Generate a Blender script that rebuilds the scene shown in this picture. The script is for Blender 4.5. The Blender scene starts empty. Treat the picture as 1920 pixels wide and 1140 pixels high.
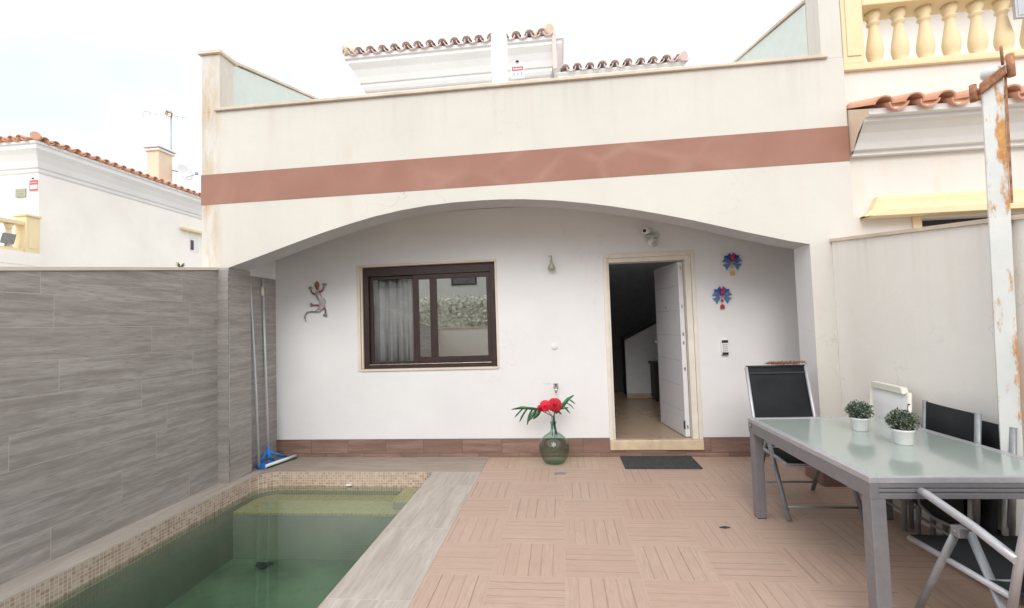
import bpy, bmesh, math, random
from math import sin, cos, pi, radians, sqrt, floor
from mathutils import Vector, Matrix
random.seed(7)
S = bpy.context.scene
C = S.collection
# ------------------------------------------------------------------ camera
f_px, yaw, pitch, roll = 861.0, radians(-6.05), radians(2.475), radians(-1.85)
right = Vector((cos(yaw), -sin(yaw), 0))
fwd = Vector((sin(yaw)*cos(pitch), cos(yaw)*cos(pitch), sin(pitch)))
up = right.cross(fwd)
r2 = right*cos(roll) + up*sin(roll)
u2 = -right*sin(roll) + up*cos(roll)
cam = bpy.data.cameras.new('camera')
cam.sensor_width = 36; cam.lens = 36*f_px/1920; cam.clip_end = 2000; cam.clip_start = 0.05
co = bpy.data.objects.new('camera', cam); C.objects.link(co)
m = Matrix.Identity(4)
for i in range(3):
    m[i][0] = r2[i]; m[i][1] = u2[i]; m[i][2] = -fwd[i]
m[0][3], m[1][3], m[2][3] = 0, 0, 1.55
co.matrix_world = m
S.camera = co
# ------------------------------------------------------------------ light
SUN_EL, SUN_AZ = radians(36), radians(184)      # azimuth measured from +Y clockwise
w = bpy.data.worlds.new('World'); S.world = w; w.use_nodes = True
nt = w.node_tree; nt.nodes.clear()
wo = nt.nodes.new('ShaderNodeOutputWorld'); bg = nt.nodes.new('ShaderNodeBackground')
sky = nt.nodes.new('ShaderNodeTexSky'); sky.sky_type = 'NISHITA'; sky.sun_disc = False
sky.sun_elevation = SUN_EL; sky.sun_rotation = SUN_AZ; sky.dust_density = 3.0; sky.air_density = 1.0
tc = nt.nodes.new('ShaderNodeTexCoord'); nz = nt.nodes.new('ShaderNodeTexNoise')
nz.inputs['Scale'].default_value = 2.2; nz.inputs['Detail'].default_value = 5; nz.inputs['Roughness'].default_value = .55
rmp = nt.nodes.new('ShaderNodeMapRange'); rmp.inputs['From Min'].default_value = .36; rmp.inputs['From Max'].default_value = .58
rmp.inputs['To Min'].default_value = .78; rmp.inputs['To Max'].default_value = 1.0
mx = nt.nodes.new('ShaderNodeMix'); mx.data_type = 'RGBA'
mx.inputs['B'].default_value = (7.6, 7.9, 8.1, 1)
nt.links.new(tc.outputs['Generated'], nz.inputs['Vector']); nt.links.new(nz.outputs['Fac'], rmp.inputs['Value'])
nt.links.new(rmp.outputs['Result'], mx.inputs['Factor']); nt.links.new(sky.outputs['Color'], mx.inputs['A'])
nt.links.new(mx.outputs['Result'], bg.inputs['Color']); bg.inputs['Strength'].default_value = 0.135
dt = nt.nodes.new('ShaderNodeVectorMath'); dt.operation = 'DOT_PRODUCT'; nt.links.new(tc.outputs['Generated'], dt.inputs[0]); dt.inputs[1].default_value = (-.70, .62, .36)
r2n = nt.nodes.new('ShaderNodeMapRange'); nt.links.new(dt.outputs['Value'], r2n.inputs['Value'])
for k_, v_ in zip(('From Min','From Max','To Min','To Max'), (.78, 1.0, 0, .40)): r2n.inputs[k_].default_value = v_
nz.inputs['Detail'].default_value = 3
sb = nt.nodes.new('ShaderNodeMath'); sb.operation = 'SUBTRACT'; nt.links.new(rmp.outputs['Result'], sb.inputs[0]); nt.links.new(r2n.outputs['Result'], sb.inputs[1])
sb.use_clamp = True; nt.links.new(sb.outputs[0], mx.inputs['Factor'])
nt.links.new(bg.outputs['Background'], wo.inputs['Surface'])
sl = bpy.data.lights.new('sun', 'SUN'); sl.energy = 0.95; sl.angle = radians(32); sl.color = (1.0, .96, .90)
so = bpy.data.objects.new('sun', sl); C.objects.link(so)
sd = Vector((sin(SUN_AZ)*cos(SUN_EL), cos(SUN_AZ)*cos(SUN_EL), sin(SUN_EL)))
so.rotation_euler = sd.to_track_quat('Z', 'Y').to_euler(); so.location = sd*30
S.view_settings.view_transform = 'Standard'; S.view_settings.look = 'None'
S.view_settings.exposure = 0.70; S.view_settings.gamma = 1
S.render.engine = 'CYCLES'
S.cycles.max_bounces = 10; S.cycles.transparent_max_bounces = 16; S.cycles.use_denoising = True

# ------------------------------------------------------------------ node helpers
class N:
    def __init__(s, name):
        s.m = bpy.data.materials.new(name); s.m.use_nodes = True; s.t = s.m.node_tree
        s.b = s.t.nodes['Principled BSDF']; s.out = s.t.nodes['Material Output']
        s.tc = s.t.nodes.new('ShaderNodeTexCoord')
    def n(s, ty, **kw):
        x = s.t.nodes.new(ty)
        for k, v in kw.items(): setattr(x, k, v)
        return x
    def l(s, a, b): s.t.links.new(a, b)
    def setv(s, node, key, v):
        if v is None: return
        if hasattr(v, 'is_output') or isinstance(v, bpy.types.NodeSocket): s.l(v, node.inputs[key])
        else: node.inputs[key].default_value = v
    def math(s, op, a, b=None, c=None):
        x = s.n('ShaderNodeMath', operation=op)
        for i, v in enumerate((a, b, c)): s.setv(x, i, v)
        return x.outputs[0]
    def mapping(s, scale=(1,1,1), rot=(0,0,0), loc=(0,0,0), src=None):
        x = s.n('ShaderNodeMapping'); s.l(src or s.tc.outputs['Object'], x.inputs['Vector'])
        x.inputs['Scale'].default_value = scale; x.inputs['Rotation'].default_value = rot; x.inputs['Location'].default_value = loc
        return x.outputs[0]
    def noise(s, scale=5, detail=4, rough=.5, vec=None, dist=0):
        x = s.n('ShaderNodeTexNoise'); s.l(vec or s.tc.outputs['Object'], x.inputs['Vector'])
        x.inputs['Scale'].default_value = scale; x.inputs['Detail'].default_value = detail
        x.inputs['Roughness'].default_value = rough; x.inputs['Distortion'].default_value = dist
        return x.outputs['Fac']
    def rng(s, v, a, b, c, d):
        x = s.n('ShaderNodeMapRange'); s.l(v, x.inputs['Value'])
        for k, q in zip(('From Min','From Max','To Min','To Max'), (a,b,c,d)): x.inputs[k].default_value = q
        return x.outputs['Result']
    def mix(s, fac, a, b, blend='MIX'):
        x = s.n('ShaderNodeMix', data_type='RGBA', blend_type=blend)
        s.setv(x, 'Factor', fac)
        s.setv(x, 'A', c4(a) if isinstance(a, tuple) else a); s.setv(x, 'B', c4(b) if isinstance(b, tuple) else b)
        return x.outputs['Result']
    def xyz(s, vec=None):
        x = s.n('ShaderNodeSeparateXYZ'); s.l(vec or s.tc.outputs['Object'], x.inputs[0]); return x.outputs
    def comb(s, x=0, y=0, z=0):
        c = s.n('ShaderNodeCombineXYZ'); s.setv(c, 0, x); s.setv(c, 1, y); s.setv(c, 2, z); return c.outputs[0]
    def bump(s, h, strength=.2, dist=.01):
        x = s.n('ShaderNodeBump'); s.l(h, x.inputs['Height']); x.inputs['Strength'].default_value = strength
        x.inputs['Distance'].default_value = dist; s.l(x.outputs[0], s.b.inputs['Normal'])
    def base(s, c):
        s.setv(s.b, 'Base Color', c4(c) if isinstance(c, tuple) else c)
    def p(s, **kw):
        for k, v in kw.items(): s.setv(s.b, {'rough':'Roughness','metal':'Metallic','spec':'Specular IOR Level','trans':'Transmission Weight','ior':'IOR','alpha':'Alpha','sheen':'Sheen Weight'}[k], v)
def c4(c): return (c[0], c[1], c[2], 1)

def simple(name, col, rough=.6, metal=0, var=.08, vs=8, bump=0, bs=60, **kw):
    s = N(name)
    f = s.noise(vs, 5, .6)
    d = tuple(max(0, x*(1-var*2)) for x in col); e = tuple(min(1, x*(1+var)) for x in col)
    s.base(s.mix(s.rng(f, .3, .7, 0, 1), d, e))
    s.p(rough=s.rng(s.noise(vs*3, 3), .3, .7, max(.02, rough-.06), min(1, rough+.06)), metal=metal, **kw)
    if bump: s.bump(s.noise(bs, 4, .6), bump, .004)
    return s.m

def stucco(name, col, stain=(.62,.42,.25), amt=.25, drip=None, streak=.35, rough=.9, xedge=None):
    """painted render wall: large soft tone changes, vertical weather streaks, fine grain"""
    s = N(name)
    base = s.mix(s.rng(s.noise(.9, 5, .6), .3, .7, 0, 1), tuple(x*.94 for x in col), tuple(min(1, x*1.03) for x in col))
    st = s.noise(1.0, 6, .65, s.mapping((5, 5, .35)))
    st2 = s.noise(1.3, 4, .6)
    k = s.math('MULTIPLY', s.rng(st, .5, .85, 0, streak), s.rng(st2, .4, .7, 0, 1))
    base = s.mix(k, base, stain)
    bl = s.noise(2.7, 6, .7, s.mapping((1, 1, .5)))
    base = s.mix(s.rng(bl, .60, .82, 0, amt), base, stain)
    if drip is not None:                                        # dirt drips running down from the coping
        x, y, z = s.xyz()
        dz = s.rng(z, drip-.75, drip, 0, 1)
        dn = s.noise(1.0, 5, .7, s.mapping((5.5, 5.5, .22)))
        base = s.mix(s.math('MULTIPLY', s.math('MULTIPLY', dz, dz), s.rng(dn, .52, .78, 0, .34)), base, (.40, .34, .27))
    cr = s.n('ShaderNodeTexVoronoi', feature='DISTANCE_TO_EDGE'); cr.inputs['Scale'].default_value = .55
    cv_ = s.n('ShaderNodeVectorMath', operation='ADD'); s.l(s.tc.outputs['Object'], cv_.inputs[0])
    cn = s.n('ShaderNodeTexNoise'); s.l(s.tc.outputs['Object'], cn.inputs['Vector']); cn.inputs['Scale'].default_value = 2.5; cn.inputs['Detail'].default_value = 6
    s.l(cn.outputs['Color'], cv_.inputs[1]); s.l(cv_.outputs[0], cr.inputs['Vector'])
    ck = s.math('MULTIPLY', s.rng(cr.outputs['Distance'], 0, .004, 1, 0), s.rng(s.noise(.8, 3), .50, .60, 0, .30 if drip is not None or xedge is not None else .12))
    base = s.mix(ck, base, (.30, .26, .22))
    if xedge is not None:                                       # damp rust stain running down one corner
        x, y, z = s.xyz()
        e = s.rng(s.math('ABSOLUTE', s.math('SUBTRACT', x, xedge)), 0, .16, 1, 0)
        nn = s.noise(3.2, 6, .65, s.mapping((2.2, 2.2, .5)))
        k2 = s.math('MULTIPLY', e, s.rng(nn, .40, .60, 0, .9))
        base = s.mix(k2, base, (.50, .34, .18))
    s.base(base); s.p(rough=rough, spec=.25)
    s.bump(s.math('ADD', s.noise(160, 3, .6), s.math('MULTIPLY', s.noise(10, 5, .65), 1.6)), .30, .005)
    return s.m

def planks(name, U, V, L, H, cols, mortar, off=.5, gap=.004, grain=1.0, rough=.5, u0=0, v0=0, spec=.35, contrast=1.0):
    """wood look porcelain: U, V = axis index of the plank length / height"""
    s = N(name); o = s.xyz()
    u = s.math('SUBTRACT', o[U], u0); v = s.math('SUBTRACT', o[V], v0)
    vec = s.comb(u, v, 0)
    row = s.math('FLOOR', s.math('DIVIDE', v, H))
    wn = s.n('ShaderNodeTexWhiteNoise', noise_dimensions='1D'); s.l(row, wn.inputs['W'])
    sh = s.math('MULTIPLY', wn.outputs['Value'], L*off*2)
    uu = s.math('DIVIDE', s.math('ADD', u, sh), L)
    cell = s.math('FLOOR', uu)
    wn2 = s.n('ShaderNodeTexWhiteNoise', noise_dimensions='2D'); s.l(s.comb(cell, row, 0), wn2.inputs['Vector'])
    du = s.math('MULTIPLY', s.math('SUBTRACT', .5, s.math('ABSOLUTE', s.math('SUBTRACT', s.math('FRACT', uu), .5))), L)
    dv = s.math('MULTIPLY', s.math('SUBTRACT', .5, s.math('ABSOLUTE', s.math('SUBTRACT', s.math('FRACT', s.math('DIVIDE', v, H)), .5))), H)
    d = s.math('MINIMUM', du, dv)
    seam = s.rng(d, gap*.3, gap*.7, 1, 0)
    ofs = s.comb(s.math('MULTIPLY', wn2.outputs['Value'], 40), s.math('MULTIPLY', row, 3.7), 0)
    va = s.n('ShaderNodeVectorMath', operation='ADD'); s.l(s.comb(s.math('MULTIPLY', u, 1.0), s.math('MULTIPLY', v, 11), 0), va.inputs[0]); s.l(ofs, va.inputs[1])
    g1 = s.noise(1.5, 8, .66, va.outputs[0], .35)
    g2 = s.noise(9, 5, .6, va.outputs[0], .2)
    g3 = s.noise(2.0, 4, .5, va.outputs[0], 0)
    a, b, c = cols
    col = s.mix(s.rng(g1, .38, .62, 0, 1), a, b)
    col = s.mix(s.rng(g2, .48, .72, 0, .55*grain), col, c)
    col = s.mix(s.rng(wn2.outputs['Value'], 0, 1, 0, .30*contrast), col, a)
    col = s.mix(seam, col, mortar)
    s.base(col); s.p(rough=s.rng(g3, .3, .7, rough-.08, rough+.12), spec=spec)
    h = s.math('SUBTRACT', s.math('MULTIPLY', g2, .25), seam)
    s.bump(h, .35, .002)
    return s.m

def mosaic(name, U, V, size, c1, c2, mortar, rough=.25):
    s = N(name); o = s.xyz(); vec = s.comb(o[U], o[V], 0)
    u = s.math('DIVIDE', o[U], size); v = s.math('DIVIDE', o[V], size)
    wn = s.n('ShaderNodeTexWhiteNoise', noise_dimensions='2D'); s.l(s.comb(s.math('FLOOR', u), s.math('FLOOR', v), 0), wn.inputs['Vector'])
    fu = s.math('ABSOLUTE', s.math('SUBTRACT', s.math('FRACT', u), .5)); fv = s.math('ABSOLUTE', s.math('SUBTRACT', s.math('FRACT', v), .5))
    k = s.rng(s.math('MAXIMUM', fu, fv), .40, .45, 0, 1)
    col = s.mix(wn.outputs['Value'], c1, c2)
    col = s.mix(s.rng(s.noise(3, 4), .4, .7, 0, .4), col, c2)
    s.base(s.mix(k, col, mortar)); s.p(rough=rough)
    s.bump(s.math('SUBTRACT', 1, k), .3, .002)
    return s.m

# ------------------------------------------------------------------ materials
M = {}
M['facade'] = stucco('cream_render', (.65,.622,.575), (.62,.43,.26), .34, streak=.42, xedge=-3.68, drip=3.93)
M['porch'] = stucco('white_render', (.77,.765,.775), (.6,.57,.5), .05, streak=.06)
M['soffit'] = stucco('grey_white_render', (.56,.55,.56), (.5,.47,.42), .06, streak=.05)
M['yardwall'] = stucco('offwhite_render', (.85,.81,.76), (.74,.54,.34), .18, streak=.36, drip=2.15)
M['white_render'] = stucco('plain_white_render', (.86,.82,.77), (.75,.62,.45), .12, streak=.2)
M['neighbour'] = stucco('stained_pale_render', (.74,.70,.66), (.72,.50,.30), .25, streak=.55)
M['cove'] = stucco('white_cornice', (.76,.75,.75), (.6,.55,.5), .1, streak=.1)
M['ochre'] = stucco('ochre_cast_stone', (.80,.66,.43), (.72,.46,.20), .42, streak=.5)
M['peach'] = stucco('stained_peach_render', (.74,.60,.46), (.55,.33,.18), .35, streak=.4)
s = N('brown_band_paint')
ve = s.n('ShaderNodeTexVoronoi', feature='DISTANCE_TO_EDGE'); s.l(s.mapping((1, 1, 1.3)), ve.inputs['Vector']); ve.inputs['Scale'].default_value = 1.7
vx = s.rng(ve.outputs['Distance'], 0, .12, .13, 0)
vx = s.math('MULTIPLY', vx, s.rng(s.noise(1.1, 3), .42, .62, 0, 1))
c = s.mix(s.rng(s.noise(1.6, 6, .65), .3, .7, 0, 1), (.31, .16, .12), (.36, .195, .15))
s.base(s.mix(vx, c, (.66, .44, .37))); s.p(rough=.85, spec=.2); s.bump(s.noise(150, 3), .2, .003); M['band'] = s.m
M['clad'] = planks('grey_wood_look_tile', 1, 2, 1.2, .233, ((.285,.258,.243), (.455,.422,.402), (.235,.205,.190)), (.50,.47,.445), rough=.42, gap=.003, grain=1.5)
M['clad_x'] = planks('grey_wood_look_tile_return', 0, 2, 1.2, .74, ((.28,.255,.24), (.43,.40,.38), (.23,.20,.185)), (.45,.43,.41), rough=.42)
M['coping'] = planks('pale_wood_look_paver', 1, 0, .92, .52, ((.385,.33,.29), (.53,.475,.43), (.33,.275,.235)), (.56,.51,.46), u0=.36, v0=-1.42, rough=.6, gap=.003)
M['coping_back'] = planks('tan_wood_look_paver', 0, 1, 1.1, .58, ((.31,.25,.21), (.40,.335,.285), (.25,.19,.16)), (.42,.36,.31), v0=4.84, rough=.6)
M['coping_left'] = planks('edge_wood_look_paver', 1, 0, 1.0, .4, ((.38,.33,.29), (.50,.45,.40), (.31,.26,.22)), (.52,.47,.42), v0=-3.7, rough=.6)
M['plinth'] = planks('brown_deck_tile', 0, 2, .47, .165, ((.19,.115,.09), (.37,.25,.20), (.15,.09,.07)), (.13,.08,.06), rough=.55, v0=.048, contrast=2.4, gap=.006)
M['tile_band'] = mosaic('beige_mosaic', 1, 2, .027, (.34,.21,.16), (.53,.42,.34), (.60,.54,.47))
M['tile_band_x'] = mosaic('beige_mosaic_cross', 0, 2, .027, (.34,.21,.16), (.53,.42,.34), (.60,.54,.47))
M['tile_floor'] = mosaic('pool_floor_mosaic', 0, 1, .05, (.20,.42,.26), (.26,.48,.31), (.24,.44,.29), .5)
M['bench'] = mosaic('pool_bench_mosaic', 0, 1, .04, (.38,.355,.18), (.29,.28,.13), (.44,.41,.27), .5)
# courtyard floor: parquet-look squares with grooves
s = N('parquet_floor_tile'); o = s.xyz()
u = s.math('DIVIDE', s.math('ADD', o[0], .49), .457); v = s.math('DIVIDE', s.math('SUBTRACT', o[1], 2.876), .42)
cu = s.math('FLOOR', u); cv = s.math('FLOOR', v); fu = s.math('FRACT', u); fv = s.math('FRACT', v)
par = s.math('FLOORED_MODULO', s.math('ADD', cu, cv), 2)
def lerp(s, k, a, b): return s.math('ADD', s.math('MULTIPLY', s.math('SUBTRACT', 1, k), a), s.math('MULTIPLY', k, b))
cross = lerp(s, par, fu, fv); along = lerp(s, par, fv, fu)
wn = s.n('ShaderNodeTexWhiteNoise', noise_dimensions='2D'); s.l(s.comb(cu, cv, 0), wn.inputs['Vector'])
NS = 6.0
st = s.math('MULTIPLY', cross, NS); si = s.math('FLOOR', st); sf = s.math('ABSOLUTE', s.math('SUBTRACT', s.math('FRACT', st), .5))
groove = s.rng(sf, .440, .475, 0, 1)
wn2 = s.n('ShaderNodeTexWhiteNoise', noise_dimensions='3D'); s.l(s.comb(cu, cv, si), wn2.inputs['Vector'])
wn3 = s.n('ShaderNodeTexWhiteNoise', noise_dimensions='3D'); s.l(s.comb(s.math('ADD', cu, 31), cv, s.math('FLOOR', s.math('ADD', st, .5))), wn3.inputs['Vector'])
inner = s.math('MULTIPLY', s.rng(cross, .05, .09, 0, 1), s.rng(cross, .91, .95, 1, 0))
groove = s.math('MULTIPLY', groove, s.math('MULTIPLY', s.rng(wn3.outputs['Value'], .0, 1, .25, 1.0), inner))
gv = s.comb(s.math('ADD', s.math('MULTIPLY', along, 1.3), s.math('MULTIPLY', wn2.outputs['Value'], 37)), s.math('MULTIPLY', cross, 14), s.math('MULTIPLY', wn.outputs['Value'], 20))
gr = s.noise(2.2, 6, .62, gv, .5)
gr2 = s.noise(7, 4, .6, gv)
col = s.mix(s.rng(gr, .32, .68, 0, 1), (.415,.292,.23), (.535,.395,.318))
col = s.mix(s.rng(wn2.outputs['Value'], 0, 1, 0, .45), col, (.46,.318,.255))
col = s.mix(s.rng(wn2.outputs['Value'], .80, 1, 0, .22), col, (.60,.44,.35))
col = s.mix(s.rng(gr2, .55, .75, 0, .35), col, (.36,.215,.17))
col = s.mix(s.rng(wn.outputs['Value'], 0, 1, 0, .22), col, (.42,.255,.20))
col = s.mix(s.rng(s.noise(.9, 5, .65), .45, .75, 0, .35), col, (.44,.34,.27))
col = s.mix(s.rng(s.noise(3.1, 7, .72), .56, .80, 0, .5), col, (.33,.24,.19))
col = s.mix(s.rng(s.noise(26, 3, .6), .70, .76, 0, .35), col, (.25,.18,.14))
edge = s.math('MAXIMUM', s.math('ABSOLUTE', s.math('SUBTRACT', fu, .5)), s.math('ABSOLUTE', s.math('SUBTRACT', fv, .5)))
joint = s.rng(edge, .494, .498, 0, 1)
col = s.mix(s.math('MULTIPLY', groove, .58), col, (.15,.095,.08))
col = s.mix(s.math('MULTIPLY', joint, .5), col, (.55,.40,.32))
s.base(col); s.p(rough=s.rng(gr, .3, .7, .48, .68), spec=.35)
s.bump(s.math('SUBTRACT', s.math('MULTIPLY', gr2, .15), s.math('ADD', groove, joint)), .4, .002); M['floor'] = s.m
# pool walls / algae
s = N('algae_mosaic_wall'); o = s.xyz()
uu = s.math('DIVIDE', s.math('ADD', o[0], o[1]), .027); vv = s.math('DIVIDE', o[2], .027)
fu = s.math('ABSOLUTE', s.math('SUBTRACT', s.math('FRACT', uu), .5)); fv = s.math('ABSOLUTE', s.math('SUBTRACT', s.math('FRACT', vv), .5))
k = s.rng(s.math('MAXIMUM', fu, fv), .40, .46, 0, 1)
col = s.mix(s.rng(s.noise(2, 4), .35, .65, 0, 1), (.19,.215,.185), (.26,.285,.245)); s.base(s.mix(s.math('MULTIPLY', k, .5), col, (.30,.32,.27))); s.p(rough=.6); M['poolwall'] = s.m
s = N('algae_pool_floor')
a = s.noise(1.5, 6, .6); b = s.noise(6, 6, .7)
col = s.mix(s.rng(a, .38, .62, 0, 1), (.13,.185,.14), (.27,.34,.26)); col = s.mix(s.rng(b, .5, .8, 0, .55), col, (.11,.22,.12)); s.base(col); s.p(rough=.9); M['poolfloor'] = s.m
# water
def facing_fresnel(s, f0):
    lw = s.n('ShaderNodeLayerWeight'); lw.inputs['Blend'].default_value = .5
    ge = s.n('ShaderNodeNewGeometry')
    p5 = s.math('POWER', lw.outputs['Facing'], 4.6)
    return s.math('MULTIPLY', s.math('ADD', f0, s.math('MULTIPLY', 1-f0, p5)), s.math('SUBTRACT', 1, ge.outputs['Backfacing']))
s = N('pool_water'); s.t.nodes.remove(s.b)
tr = s.n('ShaderNodeBsdfTransparent'); tr.inputs[0].default_value = (.88,.92,.88,1)
gl = s.n('ShaderNodeBsdfGlossy'); gl.inputs['Roughness'].default_value = .012
fr = facing_fresnel(s, .022)
bp_ = s.n('ShaderNodeBump'); s.l(s.noise(4, 4, .55, None, .6), bp_.inputs['Height']); bp_.inputs['Strength'].default_value = .06; bp_.inputs['Distance'].default_value = .02
s.l(bp_.outputs[0], gl.inputs['Normal'])
ms = s.n('ShaderNodeMixShader'); s.l(fr, ms.inputs[0]); s.l(tr.outputs[0], ms.inputs[1]); s.l(gl.outputs[0], ms.inputs[2]); s.l(ms.outputs[0], s.out.inputs['Surface'])
va = s.n('ShaderNodeVolumeAbsorption'); va.inputs['Color'].default_value = (.46,.64,.50,1); va.inputs['Density'].default_value = .62
s.l(va.outputs[0], s.out.inputs['Volume']); M['water'] = s.m
def thin_glass(name, tint, rough=.01, ior=1.5):
    s = N(name); s.t.nodes.remove(s.b)
    tr = s.n('ShaderNodeBsdfTransparent'); tr.inputs[0].default_value = c4(tint)
    gl = s.n('ShaderNodeBsdfGlossy'); gl.inputs['Roughness'].default_value = rough
    fr = facing_fresnel(s, ((ior-1)/(ior+1))**2*2)
    ms = s.n('ShaderNodeMixShader'); s.l(fr, ms.inputs[0]); s.l(tr.outputs[0], ms.inputs[1]); s.l(gl.outputs[0], ms.inputs[2]); s.l(ms.outputs[0], s.out.inputs['Surface'])
    return s.m
M['pane'] = thin_glass('window_glass', (.85,.87,.87), .01, 1.6)
s = N('reflective_sash_glass'); s.t.nodes.remove(s.b)
tr = s.n('ShaderNodeBsdfTransparent'); tr.inputs[0].default_value = (.6,.62,.6,1)
gl = s.n('ShaderNodeBsdfGlossy'); gl.inputs['Roughness'].default_value = .012; gl.inputs['Color'].default_value = (.85,.88,.85,1)
ms = s.n('ShaderNodeMixShader'); ms.inputs[0].default_value = .50
s.l(tr.outputs[0], ms.inputs[1]); s.l(gl.outputs[0], ms.inputs[2]); s.l(ms.outputs[0], s.out.inputs['Surface']); M['mirrorpane'] = s.m
M['screen'] = simple('frosted_screen', (.60,.66,.62), .5, var=.03)
s = N('frosted_table_glass'); s.base(s.mix(s.rng(s.noise(1.2, 3), .3, .7, 0, 1), (.325,.375,.345), (.35,.40,.37))); s.p(rough=.13, spec=.75); s.b.inputs['Coat Weight'].default_value = .3; s.b.inputs['Coat Roughness'].default_value = .08; M['tableglass'] = s.m
s = N('green_bottle_glass'); s.base((.55,.80,.68)); s.p(rough=.02, trans=1.0, ior=1.3)
s.t.nodes.remove(s.b)
tr = s.n('ShaderNodeBsdfTransparent'); gl = s.n('ShaderNodeBsdfGlossy'); gl.inputs['Roughness'].default_value = .03
lw = s.n('ShaderNodeLayerWeight'); lw.inputs['Blend'].default_value = .35
tint = s.mix(s.rng(lw.outputs['Facing'], .1, .95, 0, 1), (.80,.90,.85), (.22,.42,.31)); s.l(tint, tr.inputs[0])
fr = facing_fresnel(s, .06)
ms = s.n('ShaderNodeMixShader'); s.l(fr, ms.inputs[0]); s.l(tr.outputs[0], ms.inputs[1]); s.l(gl.outputs[0], ms.inputs[2]); s.l(ms.outputs[0], s.out.inputs['Surface']); M['bottle'] = s.m
M['winframe'] = simple('dark_brown_aluminium', (.040,.021,.019), .38, var=.15)
M['stone'] = simple('cream_stone_trim', (.70,.62,.53), .6, var=.06, vs=3)
M['sillstone'] = simple('tan_marble_sill', (.66,.52,.36), .35, var=.12, vs=6)
M['marble'] = simple('pale_stone_coping', (.66,.55,.44), .6, var=.12, vs=3)
M['doorwhite'] = simple('white_door_paint', (.72,.72,.75), .4, var=.02)
M['doorline'] = simple('door_groove_grey', (.56,.56,.60), .5)
M['doorframe'] = simple('ivory_door_frame', (.74,.69,.61), .5, var=.04)
M['chrome'] = simple('brushed_chrome', (.6,.6,.6), .25, 1.0, var=.05)
M['alu'] = simple('silver_grey_powdercoat', (.25,.25,.27), .42, .35, var=.05, vs=20)
M['alu_l'] = simple('light_silver_powdercoat', (.47,.47,.50), .38, .35, var=.05, vs=20)
M['tube'] = simple('grey_steel_tube', (.30,.315,.33), .42, .4, var=.08, vs=20)
M['pole'] = simple('white_aluminium_pole', (.66,.68,.70), .35, .3, var=.04)
s = N('black_textilene'); o = s.xyz()
wv = s.noise(300, 2); s.base(s.mix(s.rng(s.noise(4, 4), .3, .7, 0, 1), (.010,.011,.013), (.022,.024,.027))); s.p(rough=.75, spec=.25); s.bump(wv, .3, .001); M['sling'] = s.m
M['slingseam'] = simple('dark_grey_webbing', (.035,.038,.042), .7)
M['whiteplastic'] = simple('white_plastic', (.80,.80,.80), .4, var=.02)
M['creamplastic'] = simple('cream_plastic', (.80,.76,.66), .45, var=.05)
M['black'] = simple('black_rubber', (.02,.02,.02), .6, var=.2)
M['mat'] = simple('charcoal_coir', (.055,.058,.062), .95, var=.25, vs=40, bump=.8, bs=500)
M['blue'] = simple('blue_plastic', (.02,.20,.60), .4)
M['leaf'] = simple('dark_green_leaf', (.035,.13,.06), .45, var=.3, vs=14)
M['leaf2'] = simple('mid_green_leaf', (.05,.19,.085), .45, var=.3, vs=14)
M['red'] = simple('crimson_petal', (.62,.015,.035), .6, var=.25, vs=60)
M['red2'] = simple('bright_red_petal', (.85,.02,.06), .6, var=.2, vs=60)
M['stem'] = simple('green_stem', (.02,.07,.04), .5)
M['box1'] = simple('boxwood_leaf_dark', (.022,.035,.022), .6, var=.3, vs=50)
M['box2'] = simple('boxwood_leaf_grey', (.24,.29,.22), .6, var=.3, vs=50)
M['box3'] = simple('boxwood_leaf_olive', (.13,.15,.05), .6, var=.3, vs=50)
M['twig'] = simple('dry_brown_twig', (.32,.15,.09), .85, var=.3, vs=50)
M['hedge'] = simple('paled_hedge_leaf', (.78,.75,.66), .8, var=.3)  # leaf colour lightened to soften the hedge's reflection in the window
M['tile'] = stucco('terracotta_roof_tile', (.68,.36,.24), (.50,.30,.22), .4, streak=.3, rough=.8)
M['tile_pale'] = stucco('bloom_paled_roof_tile', (.72,.58,.55), (.52,.44,.43), .3, streak=.3, rough=.8)  # tile colour lightened to carry the bloom over the far roofs
s = N('rusty_white_steel')
r1 = s.noise(3.2, 9, .70, s.mapping((3, 3, .7))); o = s.xyz()
edge = s.rng(s.math('ABSOLUTE', s.math('SUBTRACT', o[0], 0)), .03, .06, 0, .09)
k = s.rng(s.math('ADD', r1, edge), .575, .64, 0, 1)
rc = s.mix(s.rng(s.noise(25, 5, .7), .3, .7, 0, 1), (.40,.16,.06), (.72,.42,.16))
s.base(s.mix(k, s.mix(s.rng(s.noise(6, 5), .3, .7, 0, 1), (.62,.64,.63), (.72,.73,.71)), rc)); s.p(rough=s.rng(k, 0, 1, .45, .9)); s.bump(s.math('ADD', s.noise(60, 5, .7), k), .4, .003); M['rustpole'] = s.m
M['rust'] = simple('heavy_rust', (.42,.20,.11), .9, var=.35, vs=20, bump=.6, bs=120)
M['curtain'] = simple('grey_curtain_cloth', (.60,.57,.58), .9, var=.08)
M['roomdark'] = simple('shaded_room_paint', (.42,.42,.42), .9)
M['hallshade'] = simple('shade_dark_stairwell', (.10,.10,.105), .8)  # darkness of the hall put into its ceiling and back wall colour
M['roomwall'] = simple('interior_wall_paint', (.84,.86,.92), .9, var=.03)
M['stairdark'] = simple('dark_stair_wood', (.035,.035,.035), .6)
M['intfloor'] = simple('tan_interior_tile', (.42,.31,.22), .3, var=.02, vs=.8)
M['darkvoid'] = simple('dark_window_panel', (.03,.025,.025), .7)
M['signwhite'] = simple('sign_white', (.82,.82,.82), .5, var=.02)
M['signred'] = simple('sign_red', (.72,.06,.08), .5, var=.05)
M['signblue'] = simple('sign_teal', (.15,.42,.50), .5, var=.05)
M['glassblue'] = simple('blue_glass', (.045,.24,.52), .15, var=.3, vs=60)
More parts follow.
